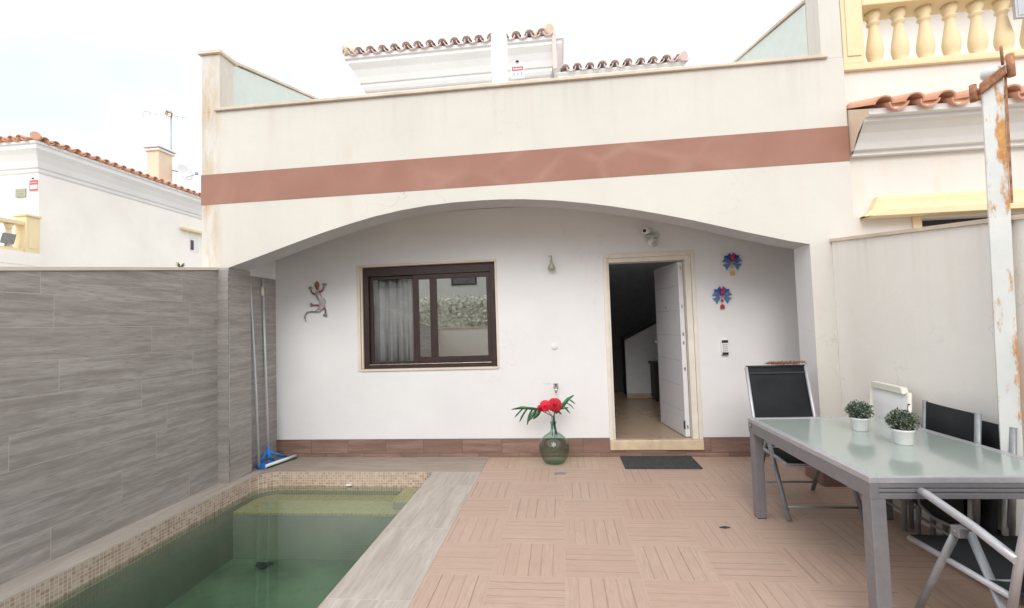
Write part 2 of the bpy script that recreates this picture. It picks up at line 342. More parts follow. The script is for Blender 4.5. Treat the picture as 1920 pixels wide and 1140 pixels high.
M['glassnavy'] = simple('navy_glass', (.035,.09,.36), .15, var=.3, vs=60)
M['glassred'] = simple('red_glass', (.60,.02,.06), .15, var=.2)
M['glassyel'] = simple('amber_glass', (.85,.45,.03), .15, var=.2)
M['geckored'] = simple('painted_terracotta_skin', (.30,.095,.08), .5, var=.3, vs=60)
M['geckotail'] = simple('grey_green_skin', (.26,.28,.25), .5, var=.3, vs=60)
s = N('mosaic_glass_skin'); v_ = s.n('ShaderNodeTexVoronoi'); s.l(s.tc.outputs['Object'], v_.inputs['Vector']); v_.inputs['Scale'].default_value = 70
hs = s.n('ShaderNodeHueSaturation'); hs.inputs['Saturation'].default_value = .5; hs.inputs['Value'].default_value = .7; s.l(v_.outputs['Color'], hs.inputs['Color']); s.base(s.mix(.35, hs.outputs[0], (.30,.22,.24))); s.p(rough=.2); M['geckobody'] = s.m
M['olive'] = simple('aged_brass', (.42,.43,.33), .5, .3, var=.1)
M['fixgreen'] = simple('pale_green_plastic', (.45,.50,.42), .5, var=.05)
M['ground'] = stucco('dusty_ground', (.40,.36,.31), (.3,.27,.22), .3)
s = N('street_asphalt'); s.base(s.mix(s.rng(s.noise(3, 6, .7), .3, .7, 0, 1), (.05,.05,.052), (.09,.088,.085))); s.p(rough=.9); s.bump(s.noise(200, 3), .4, .004); M['asphalt'] = s.m

# ------------------------------------------------------------------ mesh helpers
def V3(*a): return Vector(a)
def box(bm, x0, x1, y0, y1, z0, z1):
    vs = [bm.verts.new(p) for p in ((x0,y0,z0),(x1,y0,z0),(x1,y1,z0),(x0,y1,z0),(x0,y0,z1),(x1,y0,z1),(x1,y1,z1),(x0,y1,z1))]
    for q in ((0,3,2,1),(4,5,6,7),(0,1,5,4),(1,2,6,5),(2,3,7,6),(3,0,4,7)): bm.faces.new([vs[i] for i in q])
def hexa(bm, pts):     # 8 points: bottom loop 0-3, top loop 4-7
    vs = [bm.verts.new(p) for p in pts]
    for q in ((0,3,2,1),(4,5,6,7),(0,1,5,4),(1,2,6,5),(2,3,7,6),(3,0,4,7)): bm.faces.new([vs[i] for i in q])
def tube(bm, pts, r, n=10, cap=True, radii=None, flat=1.0):
    pts = [Vector(p) for p in pts]; rings = []
    prev = None
    for i, p in enumerate(pts):
        d = (pts[min(i+1, len(pts)-1)] - pts[max(i-1, 0)]).normalized()
        if prev is None:
            a = d.cross(Vector((0,0,1)));
            if a.length < .1: a = d.cross(Vector((0,1,0)))
        else: a = prev - d*prev.dot(d)
        a.normalize(); b = d.cross(a); prev = a
        rr = radii[i] if radii else r
        rings.append([bm.verts.new(p + a*rr*cos(2*pi*k/n) + b*rr*flat*sin(2*pi*k/n)) for k in range(n)])
    for A, B in zip(rings, rings[1:]):
        for k in range(n):
            fc = bm.faces.new((A[k], A[(k+1)%n], B[(k+1)%n], B[k])); fc.smooth = True
    if cap:
        bm.faces.new(rings[0][::-1]); bm.faces.new(rings[-1])
def lathe(bm, prof, c=(0,0,0), n=24, cap=True):
    rings = []
    for r, z in prof: rings.append([bm.verts.new((c[0]+r*cos(2*pi*k/n), c[1]+r*sin(2*pi*k/n), c[2]+z)) for k in range(n)])
    for A, B in zip(rings, rings[1:]):
        for k in range(n):
            fc = bm.faces.new((A[k], A[(k+1)%n], B[(k+1)%n], B[k])); fc.smooth = True
    if cap:
        if prof[0][0] > 1e-4: bm.faces.new(rings[0][::-1])
        if prof[-1][0] > 1e-4: bm.faces.new(rings[-1])
def prism(bm, prof, axis, a, b):
    """extrude a closed 2D outline along axis (0 x, 1 y, 2 z) from a to b"""
    def P(p, t):
        l = [p[0], p[1]]; l.insert(axis, t); return l
    A = [bm.verts.new(P(p, a)) for p in prof]; B = [bm.verts.new(P(p, b)) for p in prof]
    n = len(prof)
    fs = [bm.faces.new(A[::-1]), bm.faces.new(B)]
    for i in range(n): bm.faces.new((A[i], A[(i+1)%n], B[(i+1)%n], B[i]))
    bmesh.ops.triangulate(bm, faces=fs)
def sphere(bm, c, r, sx=1, sy=1, sz=1, u=14, v=9):
    prof = []
    mt = Matrix.Translation(c) @ Matrix.Diagonal((r*sx, r*sy, r*sz, 1))
    ret = bmesh.ops.create_uvsphere(bm, u_segments=u, v_segments=v, radius=1, matrix=mt)
    for vv in ret['verts']:
        for fc in vv.link_faces: fc.smooth = True
def holed_wall(bm, x0, x1, z0, z1, y0, y1, holes):
    xs = sorted({x0, x1} | {h[0] for h in holes} | {h[1] for h in holes}); zs = sorted({z0, z1} | {h[2] for h in holes} | {h[3] for h in holes})
    def solid(i, j):
        if not (0 <= i < len(xs)-1 and 0 <= j < len(zs)-1): return False
        cx, cz = (xs[i]+xs[i+1])/2, (zs[j]+zs[j+1])/2
        return not any(h[0] < cx < h[1] and h[2] < cz < h[3] for h in holes)
    def q(*p): bm.faces.new([bm.verts.new(a) for a in p])
    for i in range(len(xs)-1):
        for j in range(len(zs)-1):
            if not solid(i, j): continue
            a, b, c, d = xs[i], xs[i+1], zs[j], zs[j+1]
            q((a,y0,c),(b,y0,c),(b,y0,d),(a,y0,d)); q((b,y1,c),(a,y1,c),(a,y1,d),(b,y1,d))
            if not solid(i-1,j): q((a,y1,c),(a,y0,c),(a,y0,d),(a,y1,d))
            if not solid(i+1,j): q((b,y0,c),(b,y1,c),(b,y1,d),(b,y0,d))
            if not solid(i,j-1): q((a,y0,c),(a,y1,c),(b,y1,c),(b,y0,c))
            if not solid(i,j+1): q((a,y0,d),(b,y0,d),(b,y1,d),(a,y1,d))
    bmesh.ops.remove_doubles(bm, verts=bm.verts, dist=1e-5)
def obj(name, bm, mat, parent=None, world=True, bevel=0, sub=0, extra=None, fix=True):
    if fix: bmesh.ops.recalc_face_normals(bm, faces=bm.faces)
    me = bpy.data.meshes.new(name); bm.to_mesh(me); bm.free()
    me.materials.append(M[mat] if isinstance(mat, str) else mat)
    for e in (extra or []): me.materials.append(M[e])
    o = bpy.data.objects.new(name, me); C.objects.link(o)
    if parent:
        o.parent = parent
        if world:
            L = Vector((0,0,0)); q = parent
            while q: L += q.location; q = q.parent
            o.location = -L
    if bevel:
        b = o.modifiers.new('bevel', 'BEVEL'); b.width = bevel; b.segments = 2; b.limit_method = 'ANGLE'; b.angle_limit = radians(40)
    return o
def nb(): return bmesh.new()
def tag(o, label, cat, group=None):
    o['label'] = label; o['category'] = cat
    if group: o['group'] = group
    return o
def thing(name, loc, label, cat, group=None, rz=0):
    o = bpy.data.objects.new(name, None); C.objects.link(o); o.location = loc; o.rotation_euler = (0,0,rz); o.empty_display_size = .1
    return tag(o, label, cat, group)
def structure(o): o['kind'] = 'structure'; return o
def B(name, mat, parent, *boxes, bevel=0, world=True):
    bm = nb()
    for b_ in boxes: box(bm, *b_)
    return obj(name, bm, mat, parent, world, bevel)
def dup(root, loc, rz, label, group=None):
    r = root.copy(); C.objects.link(r); r.location = loc; r.rotation_euler = (0,0,rz); r['label'] = label
    if group: r['group'] = group
    def rec(src, dst):
        for ch in list(src.children):
            c_ = ch.copy(); C.objects.link(c_); c_.parent = dst; rec(ch, c_)
    rec(root, r)
    return r

# ------------------------------------------------------------------ ground and courtyard floor
bm = nb()
def holeplane(bm, X0, X1, Y0, Y1, hx0, hx1, hy0, hy1, z):
    xs = [X0, hx0, hx1, X1]; ys = [Y0, hy0, hy1, Y1]
    for i in range(3):
        for j in range(3):
            if i == 1 and j == 1: continue
            bm.faces.new([bm.verts.new(p) for p in ((xs[i],ys[j],z),(xs[i+1],ys[j],z),(xs[i+1],ys[j+1],z),(xs[i],ys[j+1],z))])
    bmesh.ops.remove_doubles(bm, verts=bm.verts, dist=1e-5)
holeplane(bm, -400, 400, -400, 400, -3.5, -1.3, .1, 5.0, -.06); structure(obj('ground', bm, 'ground', fix=False))
bm = nb(); box(bm, -60, 60, -9.5, -3.6, -.058, -.035); structure(obj('street', bm, 'asphalt'))
bm = nb(); box(bm, -60, 60, -3.6, -2.6, -.058, .07); structure(obj('pavement', bm, 'ground'))
bm = nb(); box(bm, -.9, 4.2, -2.2, 5.46, -.05, 0); structure(obj('courtyard_floor', bm, 'floor'))
bm = nb(); box(bm, -3.66, -.9, -2.2, .1, -.05, 0.0); structure(obj('courtyard_floor', bm, 'floor'))
structure(B('pool_coping', 'coping', None, (-1.41, -.9, .1, 4.84, -.05, .004)))
structure(B('pool_coping', 'coping_left', None, (-3.66, -3.35, .1, 4.84, -.05, .004)))
# back strip with rounded pool corners
bm = nb(); box(bm, -3.66, -.9, 4.84, 5.46, -.05, .004)
def corner(bm, cx, cy, sx, r, z0, z1, n=8):
    pts = [(cx, cy)] + [(cx + sx*r*(1-sin(t)), cy - r*(1-cos(t))) for t in [pi/2*k/n for k in range(n+1)]]
    prism(bm, pts, 2, z0, z1)
corner(bm, -3.35, 4.841, 1, .22, -.05, .0035); corner(bm, -1.41, 4.841, -1, .12, -.05, .0035)
structure(obj('pool_coping', bm, 'coping_back'))

# ------------------------------------------------------------------ pool
pool = thing('swimming_pool', (-2.38, 2.5, 0), 'small sunken pool of murky green water with beige mosaic edge', 'pool')
ZB = -.70
def ring_path(r1, r2, n=8):
    x0, x1, y0, y1 = -3.347, -1.413, .1, 4.837
    p = [(x1, y0)]
    p += [(x1 - r2*(1-cos(t)), y1 - r2 + r2*sin(t)) for t in [pi/2*k/n for k in range(n+1)]]
    p += [(x0 + r1*(1-sin(t)), y1 - r1 + r1*cos(t)) for t in [pi/2*k/n for k in range(n+1)]]
    p += [(x0, y0)]
    return p
pp = ring_path(.22, .12)
def wall_strip(bm, path, z0, z1, closed=True):
    n = len(path)
    for i in range(n if closed else n-1):
        a, b_ = path[i], path[(i+1)%n]
        bm.faces.new([bm.verts.new(q) for q in ((a[0],a[1],z0),(b_[0],b_[1],z0),(b_[0],b_[1],z1),(a[0],a[1],z1))])
    bmesh.ops.remove_doubles(bm, verts=bm.verts, dist=1e-5)
# mosaic waterline: side runs and end run separately so each keeps its grid
bm = nb(); wall_strip(bm, [pp[0], pp[1]], -.2, .0025, False); obj('mosaic_band', bm, 'tile_band', pool, fix=False)
bm = nb(); wall_strip(bm, pp[1:-1][0:18], -.2, .0025, False); obj('mosaic_band', bm, 'tile_band_x', pool, fix=False)
bm = nb(); wall_strip(bm, [pp[-2], pp[-1]], -.2, .0025, False); obj('mosaic_band', bm, 'tile_band', pool, fix=False)
bm = nb(); wall_strip(bm, pp, ZB, -.2, True); obj('pool_wall', bm, 'poolwall', pool, fix=False)
bm = nb(); bm.faces.new([bm.verts.new((x, y, ZB)) for x, y in pp]); obj('pool_floor', bm, 'poolfloor', pool, fix=False)
B('pool_bench', 'poolwall', pool, (-3.346, -1.414, 4.36, 4.836, ZB, -.265))
B('bench_top', 'bench', pool, (-3.345, -1.415, 4.355, 4.835, -.265, -.243))
B('corner_step', 'poolwall', pool, (-1.72, -1.415, 4.46, 4.835, -.242, -.18), bevel=.003)
B('step_top', 'bench', pool, (-1.725, -1.4155, 4.455, 4.834, -.18, -.162))
bm = nb(); prism(bm, [(x*1, y) for x, y in [(q[0] + (.0008 if q[0] < -2.4 else -.0008), q[1]-(.0008 if q[1] > 2 else -.0008)) for q in pp]], 2, ZB+.004, -.152)
obj('pool_water', bm, 'water', pool)
bm = nb()
for dx, dy, r in ((0,0,.045), (.06,.03,.03), (-.05,.03,.02), (.03,-.03,.03)):
    sphere(bm, (-2.93+dx, 4.20+dy, ZB+.03), r, 1.3, 1, .35, 8, 6)
tag(obj('dead_leaf', bm, 'black'), 'dark clump of wet leaves lying on the pool bottom', 'leaf')
bm = nb(); prism(bm, [(-.035,0),(0,-.014),(.04,.0),(.01,.018)], 2, 0, .006)
o = obj('dead_leaf', bm, 'stairdark'); o.location = (1.136, 3.588, .002); tag(o, 'tiny dark dry leaf alone on the pink floor tiles', 'leaf')
bm = nb(); box(bm, -.03, .03, -.0125, .0125, 0, .012)
o = obj('pool_skimmer_plug', bm, 'whiteplastic', bevel=.003); o.location = (-2.35, 4.826, -.14); tag(o, 'small white plastic fitting on the mosaic at the waterline', 'pool fitting')

# ------------------------------------------------------------------ the house
H = thing('terraced_house', (-.5, 5, 0), 'cream terraced house with wide flattened arch, brown band and open front door', 'house')
F0, F1 = 4.47, 4.765
arch = [(-3.46,2.238),(-3.10,2.345),(-2.77,2.447),(-2.442,2.545),(-2.15,2.622),(-1.867,2.688),(-1.58,2.737),(-1.306,2.768),(-1.03,2.785),(-.761,2.789),(-.55,2.786),(-.334,2.775),(-.02,2.744),(.287,2.697),(.55,2.648),(.789,2.596),(1.03,2.538),(1.277,2.473),(1.52,2.403),(1.752,2.335),(1.94,2.284),(2.123,2.233),(2.299,2.195)]
bm = nb()
out = [(-3.765, 2.238)] + arch + [(2.299, 0), (2.688, 0), (2.688, 3.92), (-3.765, 3.92)]
# build as strips so shading stays clean
def quad(bm, *p): bm.faces.new([bm.verts.new(q) for q in p])
cols = [(-3.765, 2.238)] + arch
for (xa, za), (xb, zb) in zip(cols, cols[1:]):
    quad(bm, (xa,F0,za),(xb,F0,zb),(xb,F0,3.92),(xa,F0,3.92)); quad(bm, (xb,F1,zb),(xa,F1,za),(xa,F1,3.92),(xb,F1,3.92))
quad(bm, (2.299,F0,0),(2.688,F0,0),(2.688,F0,2.195),(2.299,F0,2.195)); quad(bm, (2.299,F0,2.195),(2.688,F0,2.195),(2.688,F0,3.92),(2.299,F0,3.92))
quad(bm, (2.688,F1,0),(2.299,F1,0),(2.299,F1,2.195),(2.688,F1,2.195)); quad(bm, (2.688,F1,2.195),(2.299,F1,2.195),(2.299,F1,3.92),(2.688,F1,3.92))
quad(bm, (2.688,F0,0),(2.688,F1,0),(2.688,F1,3.92),(2.688,F0,3.92)); quad(bm, (-3.765,F1,2.238),(-3.765,F0,2.238),(-3.765,F0,3.92),(-3.765,F1,3.92))
quad(bm, (-3.765,F0,3.92),(2.688,F0,3.92),(2.688,F1,3.92),(-3.765,F1,3.92))
bmesh.ops.remove_doubles(bm, verts=bm.verts, dist=1e-5)
obj('front_wall', bm, 'facade', H)
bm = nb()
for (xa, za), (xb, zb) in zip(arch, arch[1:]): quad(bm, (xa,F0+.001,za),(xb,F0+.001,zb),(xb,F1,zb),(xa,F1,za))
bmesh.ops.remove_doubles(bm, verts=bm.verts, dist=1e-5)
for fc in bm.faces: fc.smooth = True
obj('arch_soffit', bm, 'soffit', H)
bm = nb(); quad(bm, (2.299,F0+.001,.2),(2.299,F1,.2),(2.299,F1,2.195),(2.299,F0+.001,2.195)); obj('pier_reveal', bm, 'porch', H)
bm = nb(); hexa(bm, [(-3.770,F0-.004,2.919),(2.690,F0-.004,2.945),(2.690,F0+.02,2.945),(-3.770,F0+.02,2.919),(-3.770,F0-.004,3.243),(2.690,F0-.004,3.272),(2.690,F0+.02,3.272),(-3.770,F0+.02,3.243)])
obj('painted_band', bm, 'band', H)
B('left_parapet_post', 'facade', H, (-3.762, -3.552, F0+.001, 4.68, 3.9205, 4.555), bevel=.004)
B('post_cap', 'marble', H, (-3.79, -3.52, F0-.03, 4.72, 4.556, 4.592), bevel=.004)
B('right_parapet_post', 'facade', H, (2.50, 2.687, F0+.001, 4.68, 3.9205, 4.76), bevel=.004)
B('post_cap', 'marble', H, (2.47, 2.715, F0-.03, 4.72, 4.761, 4.80), bevel=.004)
B('parapet_coping', 'marble', H, (-3.60, 2.545, F0-.032, F1+.03, 3.9215, 3.952), bevel=.004)
# roof terrace and side screens that climb towards the back
B('roof_terrace', 'white_render', H, (-3.76, 2.68, F1+.001, 8.45, 2.95, 3.05))
for x0, x1, zf, zb, yb in ((-3.76, -3.62, 4.585, 5.055, 6.42), (2.50, 2.64, 4.60, 4.99, 6.25)):
    bm = nb(); hexa(bm, [(x0,4.685,3.055),(x1,4.685,3.055),(x1,8.4,3.055),(x0,8.4,3.055),(x0,4.685,zf),(x1,4.685,zf),(x1,8.4,zf+(zb-zf)*(8.4-4.58)/(yb-4.58)),(x0,8.4,zf+(zb-zf)*(8.4-4.58)/(yb-4.58))])
    obj('side_screen_wall', bm, 'screen', H)
    bm = nb(); k_ = (zb-zf)/(yb-4.58); zt = lambda y: zf + k_*(y-4.6)+.001
    hexa(bm, [(x0-.02,4.70,zt(4.70)),(x1+.02,4.70,zt(4.70)),(x1+.02,8.4,zt(8.4)),(x0-.02,8.4,zt(8.4)),(x0-.02,4.70,zt(4.70)+.03),(x1+.02,4.70,zt(4.70)+.03),(x1+.02,8.4,zt(8.4)+.03),(x0-.02,8.4,zt(8.4)+.03)])
    obj('screen_coping', bm, 'marble', H)
# porch: back wall, ceiling, left return, right wall
WB = 5.40
bm = nb(); holed_wall(bm, -3.56, 2.688, 0, 2.94, WB, WB+.2, [(-2.478,-.745,1.035,2.325), (.505,1.528,-.001,2.318)]); obj('back_wall', bm, 'porch', H)
B('porch_ceiling', 'white_render', H, (-3.70, 2.68, F1+.001, WB+.2, 2.945, 2.949))
B('porch_side_wall', 'porch', H, (-3.75, -3.561, F1+.001, WB, 0, 2.94)); B('porch_side_wall', 'porch', H, (2.66, 2.688, F1+.001, WB-.001, 0, 2.94))
# left pillar and recess cladding
bm = nb(); box(bm, -3.61, -3.46, F0-.003, 4.812, .0045, 2.236); o = obj('clad_pillar', bm, 'clad', H, bevel=.003)
o.data.materials.append(M['clad_x'])
for pg in o.data.polygons:
    if abs(pg.normal.y) > .5: pg.material_index = 1
B('recess_cladding', 'clad', H, (-3.5605, -3.548, 4.815, WB-.001, .0045, 2.20))
B('corner_trim', 'chrome', H, (-3.4630, -3.4570, F0-.0060, F0+.0005, .005, 2.2355))
B('lintel_return', 'porch', H, (-3.5605, -3.47, 4.767, 4.812, 2.2375, 2.93))
# plinth of brown deck tiles
B('plinth', 'plinth', H, (-3.545, .500, WB-.014, WB-.001, .005, .213), (1.534, 2.659, WB-.014, WB-.001, .001, .213), (.500, 1.534, WB-.010, WB-.001, .001, .075), bevel=.002)
B('plinth', 'plinth', H, (2.286, 2.2985, F0, F1, .001, .205), (2.286, 2.487, F0-.013, F0-.001, .001, .205), bevel=.002)
# window
tr_ = B('window_trim', 'stone', H, (-2.482,-2.445,WB-.008,WB+.12,1.028,2.33),(-2.4449,-2.425,WB+.02,WB+.0495,1.053,2.3015), (-.768,-.742,WB-.008,WB+.12,1.028,2.33), (-2.4449,-.7681,WB-.008,WB+.12,2.302,2.33), (-2.4449,-.7681,WB-.018,WB+.12,1.028,1.052), bevel=.003)
Wn = B('window', 'winframe', H, (-2.4449,-2.36,WB+.05,WB+.12,1.0525,2.3015), (-.84,-.7685,WB+.05,WB+.12,1.0525,2.3015), (-2.3599,-.8401,WB+.05,WB+.12,2.19,2.3015), (-2.3599,-.8401,WB+.05,WB+.12,1.0525,1.10), bevel=.004)
def win_part(name, mat, *bx, bevel=.003):
    bm = nb()
    for b_ in bx: box(bm, *b_)
    o = obj(name, bm, mat, Wn, True, bevel); o.location = (0,0,0) if False else o.location; return o
win_part('track_rail', 'chrome', (-2.355,-.845,WB+.042,WB+.049,1.098,1.106), bevel=.001)
win_part('sash', 'winframe', (-1.80,-1.725,WB+.066,WB+.088,1.101,2.189), (-.885,-.841,WB+.066,WB+.088,1.101,2.189), (-1.7249,-.8851,WB+.066,WB+.088,2.13,2.189), (-1.7249,-.8851,WB+.066,WB+.088,1.101,1.185))
win_part('sash', 'winframe', (-2.359,-2.32,WB+.092,WB+.112,1.101,2.189), (-1.585,-1.50,WB+.058,WB+.110,1.1855,2.1295), (-2.3199,-1.81,WB+.092,WB+.112,2.15,2.189), (-2.3199,-1.81,WB+.092,WB+.112,1.101,1.135))
win_part('pane', 'mirrorpane', (-1.724,-.886,WB+.074,WB+.080,1.186,2.129), bevel=0)
win_part('pane', 'pane', (-2.319,-1.815,WB+.100,WB+.104,1.136,2.149), bevel=0)
# curtain
bm = nb(); n = 120; prevv = None
for i in range(n+1):
    x = -2.34 + 1.52*i/n; y = WB+.175 + .030*sin(i*.62)+.010*sin(i*1.7)
    cur = [bm.verts.new((x, y, z)) for z in (1.02, 2.30)]
    if prevv:
        fc = bm.faces.new((prevv[0], cur[0], cur[1], prevv[1])); fc.smooth = True
    prevv = cur
cur = obj('curtain', bm, 'curtain', fix=False); tag(cur, 'grey pleated curtain hanging behind the brown window', 'curtain')
cur.modifiers.new('s', 'SOLIDIFY').thickness = .003
# rooms behind
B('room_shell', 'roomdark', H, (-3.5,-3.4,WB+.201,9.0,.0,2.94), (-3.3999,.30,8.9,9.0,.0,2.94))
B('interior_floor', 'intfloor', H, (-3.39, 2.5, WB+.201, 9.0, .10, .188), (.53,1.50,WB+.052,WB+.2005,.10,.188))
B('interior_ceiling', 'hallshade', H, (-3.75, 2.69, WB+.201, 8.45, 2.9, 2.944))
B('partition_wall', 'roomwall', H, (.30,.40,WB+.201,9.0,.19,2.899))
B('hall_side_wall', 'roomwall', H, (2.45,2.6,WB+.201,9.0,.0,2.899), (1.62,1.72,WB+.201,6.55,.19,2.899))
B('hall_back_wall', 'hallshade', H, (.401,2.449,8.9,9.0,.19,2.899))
# stair: white triangular stringer wall with dark treads above
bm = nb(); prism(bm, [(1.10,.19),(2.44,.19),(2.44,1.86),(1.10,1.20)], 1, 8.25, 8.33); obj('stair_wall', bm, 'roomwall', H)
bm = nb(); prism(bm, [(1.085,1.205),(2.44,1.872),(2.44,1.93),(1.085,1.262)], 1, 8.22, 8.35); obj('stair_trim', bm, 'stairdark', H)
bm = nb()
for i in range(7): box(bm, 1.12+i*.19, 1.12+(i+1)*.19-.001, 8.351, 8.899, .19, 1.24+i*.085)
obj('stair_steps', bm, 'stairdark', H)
bm = nb(); box(bm, 1.10, 1.60, 8.231, 8.249, .19, .27); obj('skirting', bm, 'sillstone', H)
o = B('cabinet', 'stairdark', None, (1.50,2.0,7.85,8.2,.24,.80),(1.47,2.03,7.82,8.21,.801,.83),(1.52,1.56,7.88,7.92,.19,.2399),(1.94,1.98,7.88,7.92,.19,.2399), bevel=.003); tag(o, 'low dark cabinet in the hall against the stair wall, seen past the open door', 'cabinet')
bm = nb()
for i in range(24):
    t = i/23; tube(bm, [(.43+.06*sin(i*2.4), 6.1+i*.03, 2.3), (.46+.05*sin(i*1.9), 6.1+i*.03, 1.3), (.45+.07*sin(i*2.4), 6.12+i*.03, .25)], .02, 6)
o = obj('door_curtain', bm, 'stairdark'); tag(o, 'dark strand curtain hanging inside the hall to the left of the open doorway', 'curtain')
# door frame, sill, leaf
B('door_trim', 'doorframe', H, (.504,.545,WB-.012,WB+.05,.19,2.32), (1.490,1.530,WB-.012,WB+.05,.19,2.32), (.5451,1.4899,WB-.012,WB+.05,2.272,2.32), bevel=.003)
B('door_frame', 'doorframe', H, (.5455,.572,WB+.012,WB+.16,.19,2.2715), (1.425,1.4895,WB+.012,WB+.16,.19,2.2715), (.5721,1.4249,WB+.012,WB+.16,2.222,2.2715), bevel=.003)
B('door_sill', 'sillstone', H, (.504,1.530,WB-.034,WB+.051,.079,.189), bevel=.006)
D = bpy.data.objects.new('door', None); C.objects.link(D); D.parent = H
D.location = Vector((1.366, WB+.085, .19)) - H.location; ang = radians(97); D.rotation_euler = (0,0,0)
D.rotation_euler[2] = -radians(0)
# leaf drawn in local space: hinge at origin, width along local -x, then turned inwards
def door_obj(name, bm, mat, bevel=0):
    o = obj(name, bm, mat, D, False, bevel); return o
D.rotation_euler = (0, 0, -radians(82))
bm = nb(); box(bm, -.80, 0, 0, .055, .006, 2.02); o = door_obj('door_leaf', bm, 'doorwhite', .003)
bm = nb()
for k in range(1, 7): box(bm, -.76, -.05, -.0022, -.0005, .29*k, .29*k+.007)
door_obj('panel_line', bm, 'doorline')
bm = nb(); box(bm, -.795, -.75, -.014, -.0006, .88, 1.14); tube(bm, [(-.772,-.014,1.07),(-.772,-.065,1.07)], .012, 10); tube(bm, [(-.775,-.065,1.07),(-.64,-.068,1.065)], .012, 10); door_obj('handle', bm, 'tube')
bm = nb(); tube(bm, [(-.42,-.010,1.50),(-.42,-.0006,1.50)], .014, 12); door_obj('peephole', bm, 'olive')
for zc in (.12, .78, 1.08, 1.18, 1.50, 1.95):
    bm = nb(); box(bm, .0006, .006, .018, .034, zc-.018, zc+.018); door_obj('hinge_bolt', bm, 'chrome')
bm = nb(); tube(bm, [(0.01,-.012,.10),(0.01,-.012,.19)], .010, 8); door_obj('hinge', bm, 'black')

# ------------------------------------------------------------------ small wall fittings
o = B('wall_light', 'olive', None, (-.118,-.062,WB-.03,WB-.001,2.155,2.20), (-.100,-.080,WB-.045,WB-.001,2.2005,2.29)); 
bm = nb(); tube(bm, [(-.09,WB-.001,2.31),(-.09,WB-.07,2.325),(-.12,WB-.09,2.32)], .007, 8); lathe(bm, [(.012,.0),(.03,.05),(.045,.09),(.05,.10)][::-1] and [(.045,0),(.038,.04),(.018,.07),(.012,.12)], (-.09,WB-.06,2.165), 16)
bpy.data.objects.remove(o); o = obj('wall_hook', bm, 'olive'); tag(o, 'small tarnished metal bell shaped fitting high on the white wall right of the window', 'wall fitting')
bm = nb(); tube(bm, [(-.088,WB-.001,1.274),(-.088,WB-.018,1.274)], .033, 20); box(bm, -.1, -.076, WB-.026, WB-.0185, 1.262, 1.286)
o = obj('wall_button', bm, 'whiteplastic', bevel=.002); tag(o, 'round white outlet button on the porch wall between window and door', 'wall fitting')
t = thing('garden_tap', (-.09,WB,.74), 'small chrome water tap on the white wall above the red flowers', 'tap')
bm = nb(); tube(bm, [(-.09,WB-.001,.80),(-.09,WB-.05,.80),(-.09,WB-.075,.785),(-.09,WB-.078,.745)], .012, 10); obj('spout', bm, 'chrome', t)
bm = nb(); tube(bm, [(-.09,WB-.0005,.80),(-.09,WB-.008,.80)], .03, 18); obj('rose_plate', bm, 'chrome', t)
bm = nb(); tube(bm, [(-.09,WB-.045,.812),(-.09,WB-.045,.835)], .006, 8); box(bm, -.118, -.062, WB-.052, WB-.038, .8355, .845); obj('lever', bm, 'black', t, bevel=.002)
bm = nb(); box(bm, -.24,-.15,WB-.004,WB-.001,.838,.842); o = obj('wall_pencil_mark', bm, 'fixgreen'); tag(o, 'thin grey strip stuck on the white wall left of the tap', 'strip')
t = thing('security_camera', (.99,WB,2.52), 'white bullet security camera with black lens above the open door', 'camera')
bm = nb(); tube(bm, [(1.02,WB-.001,2.535),(1.01,WB-.05,2.545)], .014, 10); tube(bm, [(1.02,WB-.0005,2.535),(1.02,WB-.012,2.535)], .035, 16); obj('bracket', bm, 'whiteplastic', t)
bm = nb(); tube(bm, [(1.04,WB-.03,2.565),(.972,WB-.12,2.552)], .034, 18); obj('camera_body', bm, 'whiteplastic', t)
bm = nb(); tube(bm, [(.9725,WB-.1205,2.552),(.969,WB-.125,2.551)], .020, 16); obj('lens', bm, 'black', t)
t = thing('motion_sensor_light', (1.06,WB,2.38), 'pale green and white motion sensor light fixed just above the door frame', 'light fitting')
bm = nb(); box(bm, .99,1.15,WB-.075,WB-.001,2.485,2.515); obj('base_plate', bm, 'fixgreen', t, bevel=.006)
bm = nb(); tube(bm, [(1.065,WB-.05,2.4845),(1.065,WB-.05,2.455)], .02, 12); sphere(bm, (1.065,WB-.052,2.425), .055, 1, .9, .85, 18, 12); obj('sensor_head', bm, 'whiteplastic', t)
bm = nb(); tube(bm, [(1.075,WB-.085,2.405),(1.085,WB-.105,2.39)], .03, 14); obj('sensor_eye', bm, 'fixgreen', t)
t = thing('wall_keypad', (1.809,WB,1.12), 'tall white keypad with black ends on the wall right of the door', 'keypad')
B('keypad_body', 'whiteplastic', t, (1.772,1.846,WB-.028,WB-.001,1.125,1.295), bevel=.004)
B('end_cap', 'black', t, (1.776,1.842,WB-.033,WB-.0285,1.262,1.292), bevel=.001); B('end_cap', 'black', t, (1.776,1.842,WB-.033,WB-.0285,1.128,1.156), bevel=.001)
bm = nb()
for i in range(3):
    for j in range(4): box(bm, 1.784+i*.019, 1.797+i*.019, WB-.031, WB-.0285, 1.165+j*.023, 1.180+j*.023)
obj('buttons', bm, 'alu_l', t)
